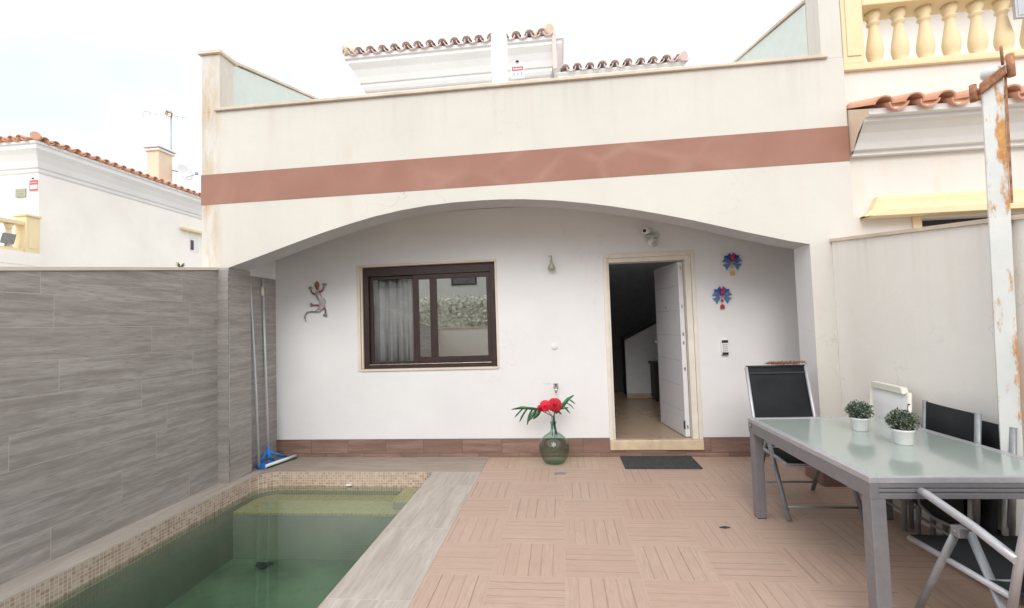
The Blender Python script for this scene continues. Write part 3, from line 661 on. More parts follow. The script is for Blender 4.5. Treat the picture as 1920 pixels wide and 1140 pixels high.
# glass flower ornaments
def flower(cx, cz, rz, lowmat, label):
    t = thing('glass_flower_ornament', (cx,WB,cz), label, 'wall ornament', 'coloured glass flowers on the porch wall')
    y0, y1 = WB-.022, WB-.006
    def tri(a, r0, r1, wd, mat, nm='petal', yy=0, ox=0, oz=0):
        bm = nb(); d = Vector((cos(a), sin(a))); q = Vector((-d.y, d.x))
        p = [d*r0, d*(r1*.9) + q*wd*.85, d*(r1*.80), d*(r1*.9) - q*wd*.85]
        prism(bm, [(cx+ox+v.x, cz+oz+v.y) for v in p], 1, y0-yy, y1-yy); obj(nm, bm, mat, t)
    for a in (24, 60, 120, 156): tri(radians(a), .008, .112, .046, 'glassblue' if a in (24, 156) else 'glassnavy')
    for a in (-36, -144): tri(radians(a), .014, .112, .046, 'glassblue')
    bm = nb(); prism(bm, [(cx-.014,cz+.02),(cx+.016,cz+.018),(cx+.020,cz+.078),(cx-.016,cz+.082)], 1, y0-.022, y0-.002); obj('red_centre', bm, 'glassred', t)
    for sx in (-1, 1):
        bm = nb(); prism(bm, [(cx+sx*.03,cz+.000),(cx+sx*.066,cz+.008),(cx+sx*.07,cz-.012),(cx+sx*.034,cz-.014)], 1, y0-.008, y0-.001); obj('red_chip', bm, 'glassred', t)
    bm = nb(); prism(bm, [(cx-.016,cz-.070),(cx+.016,cz-.066),(cx+.006,cz-.034),(cx-.006,cz-.034)], 1, y0, y1); obj('drop_bead', bm, lowmat, t)
    bm = nb(); prism(bm, [(cx-.023,cz-.148),(cx+.023,cz-.148),(cx+.020,cz-.106),(cx,cz-.096),(cx-.020,cz-.106)], 1, y0, y1); obj('drop_square', bm, lowmat, t)
    bm = nb(); tube(bm, [(cx,WB-.012,cz-.15),(cx,WB-.012,cz)], .003, 6); obj('wire', bm, 'chrome', t)
flower(1.935, 2.165, 0, 'glassyel', 'upper blue and red glass flower ornament with an amber drop, right of the door')
flower(1.808, 1.79, 0, 'glassred', 'lower blue and red glass flower ornament with a red drop, above the keypad')
# gecko ornament
t = thing('gecko_ornament', (-2.99,WB,1.9), 'red and mosaic glass gecko ornament on the wall between poles and window', 'wall ornament')
def gp(px, py): return (-2.988 + (px-596)*.00628, WB-.02, 2.119 - (py-533)*.00654)
def gs(x, y): return gp(550 + x/10.37, 510 + y/10.37)
bm = nb(); tube(bm, [gs(475,185), gs(475,220), gs(475,265), gs(478,310), gs(485,345)], .03, 12, radii=[.010,.026,.031,.022,.013], flat=.6); obj('head', bm, 'geckored', t)
bm = nb(); tube(bm, [gs(482,345), gs(485,420), gs(530,520), gs(590,590), gs(580,680), gs(500,760), gs(440,775)], .02, 12, radii=[.016,.032,.034,.040,.036,.024,.015], flat=.6); obj('body', bm, 'geckobody', t)
bm = nb(); tube(bm, [gs(440,775), gs(340,775), gs(255,785), gs(210,840), gs(200,900), gs(220,950), gs(250,970)], .02, 10, radii=[.014,.013,.012,.011,.009,.007,.003], flat=.6); obj('tail', bm, 'geckotail', t)
for pts, foot in (((gs(480,440), gs(380,420), gs(345,370), gs(340,335)), gs(335,325)), ((gs(520,400), gs(590,365), gs(620,310), gs(635,275)), gs(640,265)), ((gs(540,690), gs(480,650), gs(410,650), gs(375,645)), gs(365,640)), ((gs(560,720), gs(630,710), gs(650,770), gs(645,820)), gs(640,840))):
    bm = nb(); tube(bm, pts, .008, 8, radii=[.014,.011,.009,.008]); lg = obj('leg', bm, 'geckored', t)
    bm = nb(); fx, fy, fz = foot
    for a in range(5):
        an = radians(20+35*a) if foot[2] > 1.95 else radians(200+35*a)
        if abs(foot[0]-gs(365,640)[0]) < .01: an = radians(110+35*a)
        tube(bm, [(fx,fy,fz), (fx+.028*cos(an),fy,fz+.028*sin(an))], .006, 6)
    sphere(bm, (fx,fy,fz), .015, 1, .5, 1, 10, 6); obj('foot', bm, 'geckotail', t)

# ------------------------------------------------------------------ courtyard walls
t = thing('boundary_wall', (-3.7,1.5,0), 'left garden wall clad in grey wood look tiles beside the pool', 'wall')
def ztop(y): return 2.228 + (y-4.443)*.1146
bm = nb(); hexa(bm, [(-3.75,-2.2,0),(-3.605,-2.2,0),(-3.605,F0-.003,0),(-3.75,F0-.003,0),(-3.75,-2.2,ztop(-2.2)),(-3.605,-2.2,ztop(-2.2)),(-3.605,F0-.003,ztop(F0)-.03),(-3.75,F0-.003,ztop(F0)-.03)]); obj('wall_core', bm, 'white_render', t)
bm = nb(); hexa(bm, [(-3.6045,-2.2,.0045),(-3.59,-2.2,.0045),(-3.59,F0-.004,.0045),(-3.6045,F0-.004,.0045),(-3.6045,-2.2,ztop(-2.2)-.02),(-3.59,-2.2,ztop(-2.2)-.02),(-3.59,F0-.004,ztop(F0)-.015),(-3.6045,F0-.004,ztop(F0)-.015)]); obj('tile_cladding', bm, 'clad', t)
bm = nb(); hexa(bm, [(-3.78,-2.2,ztop(-2.2)+.001),(-3.575,-2.2,ztop(-2.2)-.019),(-3.575,F0-.005,ztop(F0)-.014),(-3.78,F0-.005,ztop(F0)-.014),(-3.78,-2.2,ztop(-2.2)+.025),(-3.575,-2.2,ztop(-2.2)+.005),(-3.575,F0-.005,ztop(F0)+.014),(-3.78,F0-.005,ztop(F0)+.014)]); obj('wall_coping', bm, 'stone', t)
# right wall, slightly splayed
SP = .09
def wx(y): return 2.488 + SP*(F0-y)
def zr(y): return 2.205 + (y-4.47)*.097
t = thing('boundary_wall', (2.7,2,0), 'right garden wall of stained off white render behind the table', 'wall')
bm = nb(); ya, yb = -2.2, F0-.002
hexa(bm, [(wx(ya),ya,0),(wx(ya)+.15,ya,0),(wx(yb)+.15,yb,0),(wx(yb),yb,0),(wx(ya),ya,zr(ya)),(wx(ya)+.15,ya,zr(ya)),(wx(yb)+.15,yb,zr(yb)),(wx(yb),yb,zr(yb))]); obj('wall_core', bm, 'yardwall', t)
bm = nb(); hexa(bm, [(wx(ya)-.02,ya,zr(ya)+.001),(wx(ya)+.17,ya,zr(ya)+.001),(wx(yb)+.17,yb-.001,zr(yb)+.001),(wx(yb)-.02,yb-.001,zr(yb)+.001),(wx(ya)-.02,ya,zr(ya)+.028),(wx(ya)+.17,ya,zr(ya)+.028),(wx(yb)+.17,yb-.001,zr(yb)+.028),(wx(yb)-.02,yb-.001,zr(yb)+.028)]); obj('wall_coping', bm, 'marble', t)
# front wall behind the camera with a gate (seen only in reflections)
t = thing('front_garden_wall', (0,-2.3,0), 'white front garden wall with a metal gate behind the viewer', 'wall')
B('wall_core', 'white_render', t, (-3.9,.4,-2.4,-2.21,0,1.46), (1.6,3.2,-2.4,-2.21,0,1.46)); B('wall_coping', 'marble', t, (-3.93,.43,-2.43,-2.18,1.461,1.50), (1.57,3.23,-2.43,-2.18,1.461,1.50))
bm = nb()
for i in range(11): box(bm, .44+i*.113, .46+i*.113, -2.32, -2.30, .08, 1.5)
box(bm, .42,1.58,-2.325,-2.295,.04,.079); box(bm, .42,1.58,-2.325,-2.295,1.501,1.54); obj('gate', bm, 'alu', t)
random.seed(21); bm = nb()
for i in range(9000):
    p = Vector((random.uniform(-10,1.0), -5.4+random.uniform(-.35,.35), random.uniform(.2,2.55+.12*sin(i)))); a = Vector((random.gauss(0,1),random.gauss(0,1),random.gauss(0,1))).normalized()*.09; b_ = a.cross(Vector((random.gauss(0,1),random.gauss(0,1),random.gauss(0,1)))).normalized()*.05
    bm.faces.new([bm.verts.new(q) for q in (p-a, p+b_, p+a, p-b_)])
box(bm, -10,1.0,-5.55,-5.25,-.03,2.3)
random.seed(7)
o = obj('hedge', bm, 'hedge', fix=False); tag(o, 'pale hedge behind the viewer, unseen and added for the window reflection', 'hedge')  # unseen hedge, put in to give the window glass a reflection
t = thing('opposite_house', (-4,-13,0), 'pale two storey house across the street behind the viewer', 'house')
B('wall', 'neighbour', t, (-18,9,-17,-12,0,5.6)); B('roof_slab', 'tile', t, (-18.3,9.3,-17.3,-11.6,5.61,5.85))
for i in range(7):
    x = -17.2+i*3.9
    for z in (.9, 3.6): 
        f_ = B('window', 'winframe', t, (x,x+1.3,-11.999,-11.95,z,z+1.25)); 
        bm = nb(); box(bm, x+.08,x+1.22,-11.949,-11.94,z+.08,z+1.17); obj('pane', bm, 'pane', f_)

# ------------------------------------------------------------------ roof tiles helper
def barrel_tiles(bm, o, du, dv, n, pitch, length, r=None, rows=1, thick=.014):
    """o = eave corner, du = unit along eave, dv = unit up the slope; covers and channels with open mouths"""
    o = Vector(o); du = Vector(du).normalized(); dv = Vector(dv).normalized(); nn = du.cross(dv).normalized()
    if nn.z < 0: nn = -nn
    r = r or pitch*.36
    L = length/rows
    for row in range(rows):
        b0 = o + dv*L*row + nn*(.0 + 0*row); jit = 0
        for i in range(n):
            c = b0 + du*(pitch*(i+.5) + random.uniform(-.006,.006)) + dv*random.uniform(-.012,.012)
            for kind in (0, 1):
                lift = random.uniform(-.004,.006); cc = c + nn*lift + (du*pitch*.5 if kind else du*0)
                ring = []
                m_ = 8
                for end in (0, 1):
                    pos = cc + dv*(L*1.12 if end else -.0) + nn*((.012 if end == 0 else -.006) + (r*.18 if not kind else .0))
                    R = r*(1.0 if end == 0 else .84)
                    for rad in (R, R-thick):
                        ring.append([bm.verts.new(pos + du*(-cos(pi*k/m_))*rad + nn*(sin(pi*k/m_)*rad*.85*(-1 if kind else 1) + (r*.30 if kind else 0))) for k in range(m_+1)])
                o0, i0, o1, i1 = ring
                for k in range(m_):
                    for A, B_ in ((o0, o1), (i0, i1), (o0, i0)):
                        fc = bm.faces.new((A[k], A[k+1], B_[k+1], B_[k])); fc.smooth = (A is not o0 or B_ is not i0)
# ------------------------------------------------------------------ own upper storey at the back
t = thing('upper_storey', (-2,9.5,2.95), 'set back white rooftop room with bloom-paled roof tiles and deep cornice', 'building')
def cornice_prof(y0, zt, dpt=.34, h=.62):   # (y, z) outline, front faces -y
    return [(y0, zt), (y0, zt-.09), (y0+.05, zt-.10), (y0+.05, zt-.16), (y0+.12, zt-.30), (y0+.19, zt-.42), (y0+.21, zt-.46), (y0+.27, zt-.47), (y0+dpt, zt-h), (y0+dpt+.05, zt-h), (y0+dpt+.05, zt)]
bm = nb(); box(bm, -3.86, -.04, 8.95, 12, 3.06, 7.0); obj('wall', bm, 'white_render', t)
# wrapped cornice built as stacked frusta
def frusta(bm, x0, x1, y0, y1, prof):
    """prof: list of (overhang, z) from bottom to top around a box"""
    rings = [[bm.verts.new(p) for p in ((x0-d,y0-d,z),(x1+d,y0-d,z),(x1+d,y1+d,z),(x0-d,y1+d,z))] for d, z in prof]
    for A, B_ in zip(rings, rings[1:]):
        for k in range(4): bm.faces.new((A[k], A[(k+1)%4], B_[(k+1)%4], B_[k]))
    bm.faces.new(rings[0][::-1]); bm.faces.new(rings[-1])
bm = nb(); frusta(bm, -3.84, -.06, 8.93, 12, [(.005,6.42),(.03,6.44),(.06,6.5),(.06,6.56),(.09,6.57),(.13,6.68),(.19,6.80),(.27,6.90),(.27,6.97),(.31,6.98),(.31,7.045)]); obj('cornice', bm, 'cove', t)
bm = nb(); barrel_tiles(bm, (-4.18,8.56,7.055), (1,0,0), (0,cos(.20),sin(.20)), 17, .243, 1.6, r=.095, rows=2); obj('roof_tiles', bm, 'tile_pale', t)
bm = nb()
tube(bm, [(-4.14,8.58,7.13),(-3.6,9.2,7.33)], .09, 12); obj('hip_tile', bm, 'peach', t); bm = nb(); tube(bm, [(.0,8.58,7.15),(-.55,9.2,7.35)], .10, 12); obj('hip_tile', bm, 'peach', t)
B('verge_board', 'tile_pale', t, (.02,.10,8.60,8.68,6.38,7.10), bevel=.01)
bm = nb(); prism(bm, [(-4.1,7.05),(.05,7.05),(-.9,7.22),(-3.1,7.22)], 1, 8.9, 11.5); obj('roof_core', bm, 'tile_pale', t)
t = thing('stair_tower', (1.3,10,2.95), 'low white rooftop building with a pale tile row, right of the tall one', 'building')
B('wall', 'white_render', t, (.11,2.44,8.75,11,3.06,6.30)); bm = nb(); frusta(bm, .16, 2.40, 8.82, 11, [(.06,6.301),(.10,6.35),(.10,6.37)]); obj('cornice', bm, 'cove', t)
bm = nb(); barrel_tiles(bm, (.13,8.66,6.38), (1,0,0), (0,cos(.22),sin(.22)), 10, .236, 1.4, r=.09, rows=2); obj('roof_tiles', bm, 'tile_pale', t)
bm = nb(); tube(bm, [(2.46,8.66,6.43),(2.2,9.2,6.6)], .09, 12); obj('hip_tile', bm, 'tile_pale', t)
t = thing('rooftop_post', (-.563,4.9,3.06), 'white square post with rounded top standing behind the parapet', 'post')
bm = nb(); box(bm, -.647,-.482,4.80,4.965,3.055,4.70); obj('shaft', bm, 'whiteplastic', t, bevel=.012)
bm = nb(); frusta(bm, -.647, -.482, 4.80, 4.965, [(-.004,4.701),(.0,4.72),(-.02,4.745),(-.055,4.765),(-.058,4.79)]); obj('cap', bm, 'whiteplastic', t)
def alarm_sign(loc, rz, sc, label, style):
    t = thing('alarm_sign', loc, label, 'sign', None, rz)
    bm = nb(); box(bm, -.5*sc,.5*sc,-.02,0,-.6*sc,.6*sc); obj('plate', bm, 'signwhite', t, False, .004)
    bm = nb()
    if style == 0: box(bm, -.44*sc,.44*sc,-.026,-.0205,-.02*sc,.30*sc)
    else: box(bm, -.48*sc,.48*sc,-.026,-.0205,.05*sc,.5*sc); box(bm, -.48*sc,.48*sc,-.026,-.0205,-.58*sc,-.40*sc); box(bm, -.48*sc,-.43*sc,-.026,-.0205,-.3999*sc,.0499*sc); box(bm, .43*sc,.48*sc,-.026,-.0205,-.3999*sc,.0499*sc)
    obj('red_field', bm, 'signred', t, False)
    bm = nb()
    zc = .12*sc if style == 0 else .26*sc
    xx = -.34*sc                                  # white dashes as far as the lettering can be made out
    for wd in (.10,.07,.12,.08,.11,.06): box(bm, xx, xx+wd*sc*.85, -.0285, -.0262, zc-.04*sc, zc+.05*sc); xx += (wd+.03)*sc
    obj('letter_row', bm, 'signwhite', t, False)
    if style == 0:
        bm = nb()
        for k in (-.3, 0, .3): prism(bm, [((k-.05)*sc,-.42*sc),((k+.05)*sc,-.42*sc),((k+.09)*sc,-.16*sc),((k-.04)*sc,-.16*sc)], 1, -.024, -.0205)
        obj('blue_mark', bm, 'signblue', t, False)
    bm = nb(); sphere(bm, (0,-.045,.66*sc), .11*sc, 1.3, .6, .8, 12, 8); obj('siren_lamp', bm, 'black', t, False)
alarm_sign((-.69, 8.60, 6.38), 0, .25, 'small red and white alarm plate with blue marks beside the white rooftop post', 0)
bpy.data.objects['alarm_sign'].location = (-.66, 8.66, 6.43)

# ------------------------------------------------------------------ right neighbour
NF = 4.52
t = thing('neighbour_house', (5,6,0), 'right hand neighbour house with ochre balcony rail and orange tile canopy', 'house')
bm = nb(); holed_wall(bm, 2.695, 9, 0, 3.80, NF, NF+.25, [(3.28, 5.2, 1.2, 2.385)]); obj('wall', bm, 'neighbour', t)
B('balcony_floor', 'neighbour', t, (2.695,9,NF+.251,6.6,3.5,3.799))
B('upper_wall', 'neighbour', t, (4.15,9,6.6,6.9,3.5,7.4)); 
bm = nb(); barrel_tiles(bm, (4.15,6.15,5.75), (1,0,0), (0,cos(.3),sin(.3)), 19, .235, 1.0); obj('roof_tiles', bm, 'tile', t)
B('balcony_ledge', 'ochre', t, (2.695,9,NF-.04,NF+.25,3.801,3.862), bevel=.006)
# canopy with cove
prof = [(NF-.002,2.985),(NF-.06,2.985),(NF-.06,3.02),(NF-.10,3.025),(NF-.125,3.08),(NF-.17,3.15),(NF-.23,3.20),(NF-.27,3.215),(NF-.27,3.245),(NF-.33,3.25),(NF-.33,3.30),(NF-.002,3.44)]
bm = nb(); prism(bm, prof, 0, 2.700, 9); o = obj('canopy_cove', bm, 'cove', t, extra=['peach'])
for pg in o.data.polygons:
    if pg.normal.x < -.9: pg.material_index = 1
bm = nb(); barrel_tiles(bm, (2.66,NF-.385,3.285), (1,0,0), (0,.40,.165), 26, .243, .43, r=.080); obj('canopy_tiles', bm, 'tile', t)
# window under ochre lintel
prof = [(NF-.001,2.60),(NF-.06,2.60),(NF-.075,2.57),(NF-.08,2.51),(NF-.11,2.48),(NF-.16,2.455),(NF-.16,2.405),(NF-.001,2.405)]
bm = nb(); r0 = [bm.verts.new((5.5,y,z)) for y, z in prof]; ra = [bm.verts.new((2.90,y,z)) for y, z in prof]; rb = [bm.verts.new((2.77,y,2.405+(z-2.405)*.10)) for y, z in prof]; rm = [bm.verts.new((2.84,y,2.405+(z-2.405)*.38)) for y, z in prof]
for A, B_ in ((r0, ra), (ra, rm), (rm, rb)):
    for k in range(len(prof)): bm.faces.new((A[k], A[(k+1)%len(prof)], B_[(k+1)%len(prof)], B_[k]))
obj('window_hood', bm, 'ochre', t)
Wd = B('window', 'ochre', t, (3.21,3.2799,NF-.02,NF-.001,1.2,2.404)); 
bm = nb(); box(bm, 3.2805,5.2,NF+.10,NF+.13,1.2,2.384); o = obj('window_panel', bm, 'darkvoid', Wd)  # plain dark sheet closing the window opening
# balustrade
BL = thing('balustrade', (5,NF+.1,3.86), 'ochre cast stone balustrade on the balcony of the right neighbour', 'balustrade')
B('handrail', 'ochre', BL, (2.89,9,NF-.04,NF+.22,4.40,4.47), bevel=.01)
B('end_post', 'ochre', BL, (2.70,2.889,NF-.035,NF+.20,3.863,4.55), (2.735,2.855,NF-.045,NF-.0355,3.93,4.50), bevel=.005); B('post_cap', 'ochre', BL, (2.68,2.91,NF-.06,NF+.24,4.551,4.59), bevel=.008)
prof = [(.062,0),(.062,.035),(.045,.05),(.058,.085),(.068,.13),(.070,.17),(.060,.24),(.046,.32),(.036,.38),(.036,.405),(.052,.42),(.052,.435),(.040,.445),(.058,.485),(.060,.536)]
bm = nb(); lathe(bm, prof, (0,0,0), 20); first = None
mesh_b = None
for i in range(26):
    x = 3.055 + i*.222
    if i == 0:
        b0 = obj('baluster', bm, 'ochre', BL, False); b0.location = Vector((x, NF+.09, 3.863)) - BL.location; first = b0
    else:
        b1 = first.copy(); C.objects.link(b1); b1.parent = BL; b1.location = Vector((x, NF+.09, 3.863)) - BL.location
bm = nb(); box(bm, 4.13,4.30,NF-.075,NF-.045,4.13,4.33); box(bm, 4.15,4.28,NF-.079,NF-.0755,4.15,4.31)
o = obj('balcony_lamp', bm, 'alu_l', bevel=.003); tag(o, 'small square grey lamp fixed to the ochre balusters at the right edge', 'lamp')

# ------------------------------------------------------------------ left neighbour
t = thing('neighbour_house', (-16,14,0), 'white neighbour house with orange eaves beyond the left garden wall', 'house')
X1, Y1 = -12.55, 9.78
B('wall', 'white_render', t, (-24,X1,Y1,24,0,5.9))
bm = nb(); frusta(bm, -24, X1-.01, Y1+.01, 24, [(.02,5.60),(.05,5.63),(.05,5.70),(.09,5.72),(.14,5.86),(.22,6.0),(.30,6.10),(.30,6.20),(.34,6.21),(.34,6.27)]); obj('cornice', bm, 'cove', t)
bm = nb(); barrel_tiles(bm, (X1+.40,Y1-.30,6.29), (0,1,0), (-cos(.14),0,sin(.14)), 56, .25, .5, r=.085); barrel_tiles(bm, (-24.2,Y1-.40,6.29), (1,0,0), (0,cos(.14),sin(.14)), 47, .25, .5, r=.085); frusta(bm, -24, X1-.01, Y1+.01, 24, [(.30,6.28),(-.2,6.36),(-4,6.9)])
obj('roof_tiles', bm, 'tile', t)
bm = nb(); tube(bm, [(X1+.36,Y1-.36,6.36),(X1-.5,Y1+.5,6.50)], .095, 12); obj('hip_tile', bm, 'tile', t)
Wd = B('window', 'cove', t, (X1-.05,X1+.01,14.35,14.75,4.40,5.02), bevel=.004)
B('window_panel', 'winframe', Wd, (X1+.0105,X1+.02,14.39,14.52,4.45,4.78))
for o_ in Wd.children: o_.location = -H.location*0 - t.location - Wd.location if False else o_.location
B('window_hood', 'ochre', t, (X1+.001,X1+.16,13.95,15.5,5.05,5.14), bevel=.02)
B('chimney', 'peach', t, (-13.02,-12.60,13.2,13.72,6.30,7.46), bevel=.004); B('chimney_cap', 'cove', t, (-13.08,-12.54,13.14,13.78,7.461,7.52), (-13.11,-12.51,13.11,13.81,7.56,7.60), (-13.0,-12.62,13.2,13.7,7.5201,7.5599), bevel=.004)
bm = nb(); sphere(bm, (X1+.06,15.6,4.95), .09); tube(bm, [(X1,15.6,4.97),(X1+.05,15.6,4.97)], .03); o = obj('wall_lamp', bm, 'black'); tag(o, 'small dark round lamp on the left neighbour wall by the cream house corner', 'lamp')
B('wall_vent', 'olive', None, (-13.15,-12.88,Y1-.035,Y1-.001,5.02,5.24), (-13.11,-12.92,Y1-.045,Y1-.0355,5.05,5.08), (-13.11,-12.92,Y1-.045,Y1-.0355,5.11,5.14), (-13.11,-12.92,Y1-.045,Y1-.0355,5.17,5.20), bevel=.004)
tag(bpy.data.objects['wall_vent'], 'small olive vent box on the left neighbour wall beside the alarm plate', 'vent')
alarm_sign((X1-.10, Y1-.003, 5.30), 0, .24, 'red and white alarm plate under the eaves of the left neighbour house', 1)
# terrace balustrade of the left neighbour
BL = thing('balustrade', (-12.6,8.7,3.6), 'pale ochre terrace balustrade of the left neighbour house', 'balustrade')
B('bottom_rail', 'ochre', BL, (-12.72,-12.48,6.6,9.45,3.60,3.68), bevel=.006); B('handrail', 'ochre', BL, (-12.72,-12.48,6.6,9.45,4.24,4.33), bevel=.008)
B('end_post', 'ochre', BL, (-12.76,-12.44,9.451,9.74,3.60,4.46), (-12.439,-12.43,9.50,9.69,3.7,4.38), bevel=.006); B('post_cap', 'ochre', BL, (-12.80,-12.40,9.41,9.765,4.461,4.51), bevel=.006)
for i in range(9):
    b1 = first.copy(); C.objects.link(b1); b1.parent = BL; b1.location = Vector((-12.6, 9.22-i*.31, 3.681)) - BL.location; b1.scale = (1.35,1.35,1.042)
B('terrace_slab', 'white_render', t, (-16,-12.44,6.5,Y1-.001,3.3,3.5995)); B('terrace_wall', 'white_render', t, (-12.64,-12.45,6.5,Y1-.001,0,3.299))
bm = nb(); box(bm, -.01,.01,-.13,.13,-.12,.12); box(bm, -.03,-.0101,-.015,.015,-.2,.05); o = obj('solar_lamp', bm, 'tube', bevel=.003); o.location = (-12.44,9.1,3.86); o.rotation_euler = (0,.3,0); tag(o, 'tilted grey solar panel lamp on the left terrace balustrade', 'lamp')
# antenna and dish
t = thing('tv_antenna', (-12.68,13.45,7.6), 'thin television antenna mast on the left neighbour chimney', 'antenna')
bm = nb(); tube(bm, [(-12.68,13.75,6.9),(-12.68,13.75,9.0)], .016, 8); obj('mast', bm, 'tube', t)
bm = nb(); bx_, by_, bz_ = -12.68, 13.75, 8.85
tube(bm, [(bx_-.5,by_-.5,bz_-.04),(bx_+.35,by_+.3,bz_+.02)], .010, 6)
for k in range(9):
    a_ = k/8; p = Vector((bx_-.5+.85*a_, by_-.5+.8*a_, bz_-.04+.06*a_)); hh = .11 if 0 < k < 8 else .2
    tube(bm, [p-Vector((0,0,hh)), p+Vector((0,0,hh))], .006, 5)
obj('elements', bm, 'chrome', t)
bm = nb(); prism(bm, [(-.12,.0),(.12,-.10),(.14,.04),(-.08,.16)], 1, by_-.06, by_-.03); o = obj('reflector', bm, 'twig', t, False); o.location = Vector((bx_-.05, 0, bz_+.02)) - Vector((t.location.x, t.location.y, t.location.z))
bm = nb(); box(bm, bx_-.05,bx_+.06,by_-.08,by_-.025,bz_-.06,bz_+.05); obj('junction_box', bm, 'peach', t, bevel=.004)
t = thing('satellite_dish', (-12.45,13.8,7.0), 'small satellite dish with feed arm right of the left neighbour chimney', 'dish')
bm = nb(); n = 24
mt = Matrix.Translation((-12.42,13.95,6.98)) @ Matrix.Rotation(radians(75), 4, 'Y') @ Matrix.Rotation(.1, 4, 'X')
rings = [[bm.verts.new(mt @ Vector((r*cos(2*pi*k/n), r*sin(2*pi*k/n), .25*r*r/.3))) for k in range(n)] for r in (.02,.12,.22,.30)]
for A, B_ in zip(rings, rings[1:]):
    for k in range(n): fc = bm.faces.new((A[k],A[(k+1)%n],B_[(k+1)%n],B_[k])); fc.smooth = True
bm.faces.new(rings[0]); o = obj('reflector_dish', bm, 'cove', t); o.modifiers.new('s','SOLIDIFY').thickness = .01
bm = nb(); tube(bm, [(-12.42,13.95,6.78),(-11.98,14.0,6.90)], .010, 6); box(bm, -12.01,-11.93,13.97,14.03,6.88,6.96); tube(bm, [(-12.42,13.95,6.98),(-12.61,13.72,6.98)], .02, 6); obj('feed_arm', bm, 'tube', t)

# ------------------------------------------------------------------ rusty post at the right wall
RP = thing('gate_post', (2.543,2.98,0), 'tall square steel post with flaking white paint and rust', 'post', None, -.66)
bm = nb(); hexa(bm, [(-.046,-.04,0),(.044,-.04,0),(.044,.04,0),(-.046,.04,0),(.006,-.04,2.87),(.096,-.04,2.93),(.096,.04,2.93),(.006,.04,2.87)])
for e in list(bm.edges):
    pass
bmesh.ops.subdivide_edges(bm, edges=[e for e in bm.edges if abs(e.verts[0].co.z-e.verts[1].co.z) > 1], cuts=30)
for v_ in bm.verts:
    if .1 < v_.co.z < 2.85: v_.co.x += random.uniform(-.0008,.0008); v_.co.y += random.uniform(-.0008,.0008)
o = obj('shaft', bm, 'rustpole', RP, False, .004); o.location = (.0,0,0)
RPb = bpy.data.objects['shaft.001'] if 'shaft.001' in bpy.data.objects else None
bm = nb(); hexa(bm, [(-.005,-.07,2.81),(.105,-.07,2.885),(.105,-.0405,2.885),(-.005,-.0405,2.81),(-.005,-.07,2.875),(.105,-.07,2.945),(.105,-.0405,2.945),(-.005,-.0405,2.875)]); obj('hinge_plate', bm, 'rust', RP, False, .006)
bm = nb(); tube(bm, [(.125,-.055,2.87),(.125,-.055,3.0)], .018, 12); obj('hinge_knuckle', bm, 'rust', RP, False)
bm = nb(); tube(bm, [(-.032,-.055,2.78),(-.032,-.055,2.88)], .017, 12); obj('hinge_knuckle', bm, 'rust', RP, False)
bm = nb(); tube(bm, [(.095,-.055,2.95),(.093,-.055,3.06)], .007, 8); obj('hinge_pin', bm, 'rust', RP, False)
bm = nb(); sphere(bm, (.05,-.01,2.935), .055, .9, .8, .8, 14, 8); obj('cap', bm, 'rustpole', RP, False)
bm = nb(); hexa(bm, [(.084,-.045,2.15),(.094,-.045,2.15),(.094,-.028,2.15),(.084,-.028,2.15),(.0975,-.045,2.9),(.108,-.045,2.9),(.108,-.028,2.9),(.0975,-.028,2.9)]); obj('rust_strip', bm, 'rust', RP, False)
t = thing('rusty_gate_leaf', (2.68,2.80,1.9), 'edge of a rusty ochre metal gate at the right border behind the post', 'gate')
B('gate_frame', 'rust', t, (2.668,2.70,2.72,2.76,1.25,2.02), (2.71,3.3,2.72,2.75,1.93,1.96), (2.71,3.3,2.72,2.75,1.82,1.84), bevel=.003)
B('gate_panel', 'peach', t, (2.701,3.3,2.73,2.745,1.40,1.8195), (2.701,3.3,2.73,2.745,1.8405,1.9295))

# ------------------------------------------------------------------ extending glass table
rzT = radians(1.0)
T = thing('glass_table', (1.455,2.43,0), 'extending garden table with frosted green glass top and silver frame', 'table', None, rzT)
Wt, Lt, zt_ = .985, 1.40, .75
def TB(name, mat, *bx, bevel=.003):
    bm = nb()
    for b_ in bx: box(bm, *b_)
    return obj(name, bm, mat, T, False, bevel)
fr_ = .045
TB('top_frame', 'alu_l', (0,fr_,0,Lt,.722,.752), (Wt-fr_,Wt,0,Lt,.722,.752), (fr_+.0002,Wt-fr_-.0002,0,fr_*.5,.722,.752), (fr_+.0002,Wt-fr_-.0002,Lt-fr_,Lt,.722,.752))
TB('glass_top', 'tableglass', (fr_+.0005,Wt-fr_-.0005,fr_*.5+.0005,Lt-fr_-.0005,.738,.7495), bevel=.001)
TB('apron', 'alu', (.002,.042,.002,Lt-.002,.645,.7215), (Wt-.042,Wt-.002,.002,Lt-.002,.645,.7215), (.0425,Wt-.0425,.004,.04,.698,.7215), (.0425,Wt-.0425,.004,.04,.6765,.6945), (.0425,Wt-.0425,.004,.04,.645,.673), (.0425,Wt-.0425,Lt-.04,Lt-.004,.655,.7215))
TB('extension_rail', 'black', (.0426,Wt-.0426,.012,.039,.6731,.6764), (.0426,Wt-.0426,.012,.039,.6946,.6979), bevel=0)
TB('extension_leaf', 'tableglass', (.06,Wt-.06,.06,Lt-.06,.690,.700), bevel=0)
for lx, ly in ((.004,.006),(Wt-.076,.006),(.004,Lt-.078),(Wt-.076,Lt-.078)):
    lg = TB('leg', 'alu', (lx+.001,lx+.071,ly,ly+.070,.004,.6445), bevel=.004)
    TB('foot_cap', 'black', (lx+.003,lx+.069,ly+.002,ly+.068,0,.0038), bevel=0)
    bpy.context.view_layer.update()
bm = nb(); tube(bm, [(-.012,Lt-.05,.70),(.002,Lt-.05,.70)], .012, 10); obj('side_knob', bm, 'alu', T, False)

